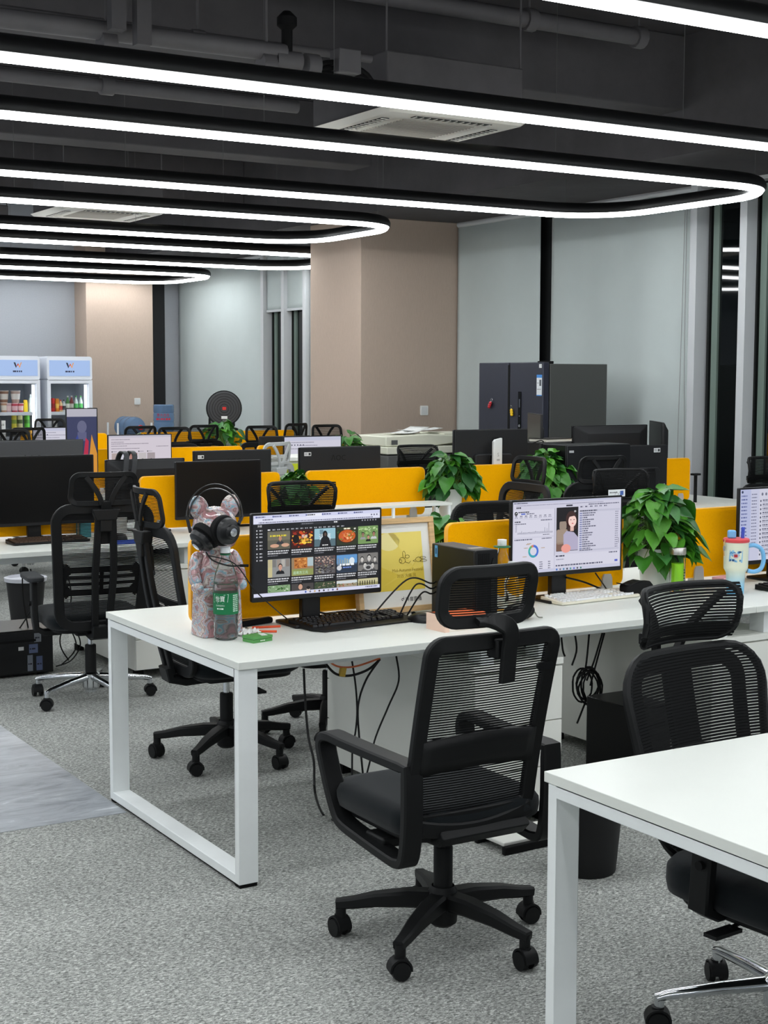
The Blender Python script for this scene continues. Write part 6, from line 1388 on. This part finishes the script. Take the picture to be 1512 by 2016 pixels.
RC='in the right drinks cooler'; LC='in the left drinks cooler'
shelf_row(0,[('can',103.5,(206,40,40),.19,.035,(150,26,30),'red can at left end of top shelf '+RC),('can',112,(226,140,40),.185,.035,(240,190,90),'orange can on top shelf '+RC),('bottle',119,(236,200,150),.17,.028,(190,60,50),'pale orange bottle on top shelf '+RC),('bottle',125,(226,228,230),.17,.03,(60,60,64),'black and white bottle on top shelf '+RC),('bottle',133,(70,120,60),.22,.034,(226,226,216),'green bottle with white band on top shelf '+RC),('bottle',140.5,(110,44,40),.22,.034,(196,190,180),'dark red bottle on top shelf '+RC),('bottle',149,(214,226,222),.22,.032,(80,170,90),'white and green bottle second from right on top shelf '+RC),('bottle',158.5,(220,230,226),.22,.032,(90,180,96),'rightmost white and green bottle on top shelf '+RC)],1.20,'')
shelf_row(0,[('jar',119,(120,84,50),.14,.04,(40,36,32),'leftmost brown jar on second shelf '+RC),('jar',130,(132,92,56),.14,.04,(44,40,34),'second brown jar on second shelf '+RC),('jar',142,(150,110,84),.15,.042,(236,236,232),'jar with white lid on second shelf '+RC),('carton',153,(206,120,130),.15,.045,(226,170,176),'pink carton on second shelf '+RC),('carton',163,(226,196,200),.15,.045,(200,90,110),'pale pink carton on second shelf '+RC)],.90,'')
shelf_row(0,[('can',126,(40,90,200),.2,.05,(230,236,246),'blue can on third shelf '+RC),('can',134,(30,80,190),.2,.045,(220,226,240),'blue can behind chair on third shelf '+RC)],.55,'')
shelf_row(0,[('noodle_cup',7,(196,150,120),.14,.06,(236,226,214),'cream noodle cup at the left edge on top shelf '+LC),('noodle_cup',15,(206,170,176),.13,.06,(236,206,206),'pinkish noodle cup on top shelf '+LC),('noodle_cup',28,(190,60,80),.13,.06,(230,190,196),'red noodle cup on top shelf '+LC),('noodle_cup',40,(200,70,84),.13,.05,(240,206,206),'second red noodle cup on top shelf '+LC),('carton',49.5,(236,206,40),.17,.032,(226,186,30),'yellow carton on top shelf '+LC),('bottle',59.5,(206,220,216),.24,.034,(226,230,226),'clear pale bottle on top shelf '+LC)],1.20,'')
for k,(px,c1,c2,lb) in enumerate(((8,(150,110,90),(230,222,214),'noodle cup stacked upper left on top shelf '),(31,(176,150,140),(236,230,226),'tall noodle cup stacked above the red cups on top shelf '))):
    q=at_y(px,770,COOLY+.13); product('noodle_cup',lb+LC,(q.x,COOLY+.15,1.331),c1,.155,.06,c2)
shelf_row(0,[('noodle_cup',27,(226,216,190),.12,.05,(196,180,140),'cream noodle cup on second shelf '+LC),('noodle_cup',39.5,(206,60,40),.12,.05,(236,170,60),'red noodle cup on second shelf '+LC),('can',50,(90,160,60),.12,.04,(150,200,90),'green tub on second shelf '+LC),('noodle_cup',59.5,(220,60,44),.12,.05,(240,180,80),'rightmost red noodle cup on second shelf '+LC)],.90,'')
for k,(px,col,c2,lb) in enumerate(((26.5,(196,180,60),(120,140,50),'yellow snack tube stacked on second shelf '),(38,(206,200,150),(80,100,50),'cream and green snack tub stacked on second shelf '),(52,(80,160,50),(60,120,40),'bright green snack pack stacked on second shelf '))):
    q=at_y(px,770,COOLY+.13); product('can',lb+LC,(q.x,COOLY+.13,1.021),col,.16,.034,c2)
for k,(px,col,w,lb) in enumerate(((14,(206,176,140),.12,'kraft paper bag of bread on third shelf '),(38,(176,132,60),.13,'tan paper package on third shelf '),(50,(190,140,70),.1,'smaller tan package on third shelf '))):
    q=at_y(px,840,COOLY+.13); product('snack_bag',lb+LC,(q.x,COOLY+.15,.55),col,.14+.07*(k==1),w*.8,tuple(int(c*.9) for c in col))
# water jugs and rack
JUG=mat('jug_blue',(136,166,200),.12,trans=.55,ior=1.2,spec=.5); RED=mat('jug_cap_red',(214,60,66),.5)
prof=[(0,0),(.125,0),(.137,.012),(.137,.10),(.131,.112),(.137,.124),(.137,.22),(.131,.232),(.137,.244),(.137,.33),(.12,.375),(.06,.41),(.03,.42),(.028,.455)]
def jug(name,label,c,rot,cap=True):
    t=thing(name,label,'water jug',c,0); t.rotation_euler=rot
    MB().lathe(prof,28).build('jug_body',JUG,t); MB().lathe([(.032,.44),(.034,.47),(0,.472)],16).build('cap',RED,t); return t
ja=at_y(322,797,18.2); j1z=ja.z-.45
RACK=mat('rack_white',(226,228,230),.5)
def rack(label,c,w,d,h):
    t=thing('jug_rack',label,'rack',c)
    for sx in(0,w):
        for sy in(0,d): MB().cyl((sx,sy,0),(sx,sy,h),.014,n=8).build('rack_post',RACK,t)
    for z in(h*.35,h*.8):
        for sy in(0,d): MB().cyl((0,sy,z),(w,sy,z),.011,n=8).build('rack_rail',RACK,t)
        for sx in(0,w): MB().cyl((sx,0,z),(sx,d,z),.011,n=8).build('rack_rail',RACK,t)
    return t
ra=at_y(232,835,17.9); rb=at_y(298,835,17.9); rh=at_y(240,833,17.9).z
rack('white rack holding the lying water jug',(ra.x,17.9,0),rb.x-ra.x,.36,rh)
q=at_y(270,824,17.78); jug('water_jug','blue water jug lying on the white rack with red cap forward',(q.x,18.28,rh*.8+.155),(PI/2,0,R(8)))
t=thing('jug_stand','low white stand under the inverted water jug','stand',(ja.x,18.2,0)); MB().prism(rr(.34,.34,.03,4),j1z-.03,j1z-.001).build('stand_top',RACK,t); MB().prism(rr(.30,.30,.03,4),.0,j1z-.03).build('stand_body',COOLW,t)
j=thing('water_jug','blue water jug standing inverted with red lettering','water jug',(ja.x,18.2,j1z)); MB().lathe([(r_,.455-z_) for r_,z_ in reversed(prof)],28).build('jug_body',JUG,j); MB().lathe([(0,-.0005),(.033,0),(.033,.025)],16).build('cap',RED,j)
f=Flat(.0004); f.text(0,.0,.045,'景大合生',(176,40,60),1,'CENTER'); f.greek(-.1,-.05,.2,.026,(196,50,66),1); f.build('red_lettering',PRINT,j,loc=(0,0,.30),bend=lambda x,y,z:((.1385-y)*math.sin(x/.1385-.45),-(.1385-y)*math.cos(x/.1385-.45),z))
# round fan seen from behind
fq=at_y(441,804,15.45); t=thing('pedestal_fan','round black fan with red badge standing before the blind','fan',(fq.x,15.45,0),R(-20)); zf=fq.z; FN=mat('fan_grille',(62,63,66),.6)
MB().lathe([(.001,-.03),(.10,-.034),(.185,-.02),(.20,0),(.185,.02),(.001,.03)],40).build('fan_head',FN,t,loc=(0,0,zf),rot=(PI/2,0,0))
MB().tube([(.2*math.cos(a),.2*math.sin(a),0) for a in[2*PI*k/40 for k in range(40)]],.008,6,True).build('rim',BLK,t,loc=(0,0,zf),rot=(PI/2,0,0))
g=MB()
for r_ in(.05,.08,.11,.14,.17): g.tube([(r_*math.cos(a),r_*math.sin(a),.034-.012*(r_/.17)**2) for a in[2*PI*k/32 for k in range(32)]],.002,4,True)
g.build('grille_rings',BLK,t,loc=(0,0,zf),rot=(PI/2,0,0))['kind']='stuff'
MB().box(-.022,.022,-.040,-.034,-.018+zf,.018+zf).build('red_badge',mat('badge_red',(206,50,46),.5),t,bev=.003)
f=Flat(.0005); f.rect(-.035,-.02,.035,.012,(226,228,228),1); f.greek(-.02,-.04,.05,.006,(150,152,152),1); f.greek(-.025,-.055,.06,.006,(150,152,152),1); f.build('rating_label',PRINT,t,loc=(.0,-.040,zf-.10))
MB().cyl((0,0,zf-.34),(0,0,zf-.19),.03).build('neck',BLK,t); MB().cyl((0,0,.03),(0,0,zf-.3),.016).build('pole',BLK,t); MB().lathe([(.18,0),(.18,.02),(.03,.035),(0,.035)],30).build('base',BLK,t)
o=MB(); q=at_y(327,899,10.9)
P_=[(.022*(1 if k%2==0 else .5)*math.cos(PI/2+k*PI/5),.022*(1 if k%2==0 else .5)*math.sin(PI/2+k*PI/5)) for k in range(10)]
bpy.context.view_layer.update()
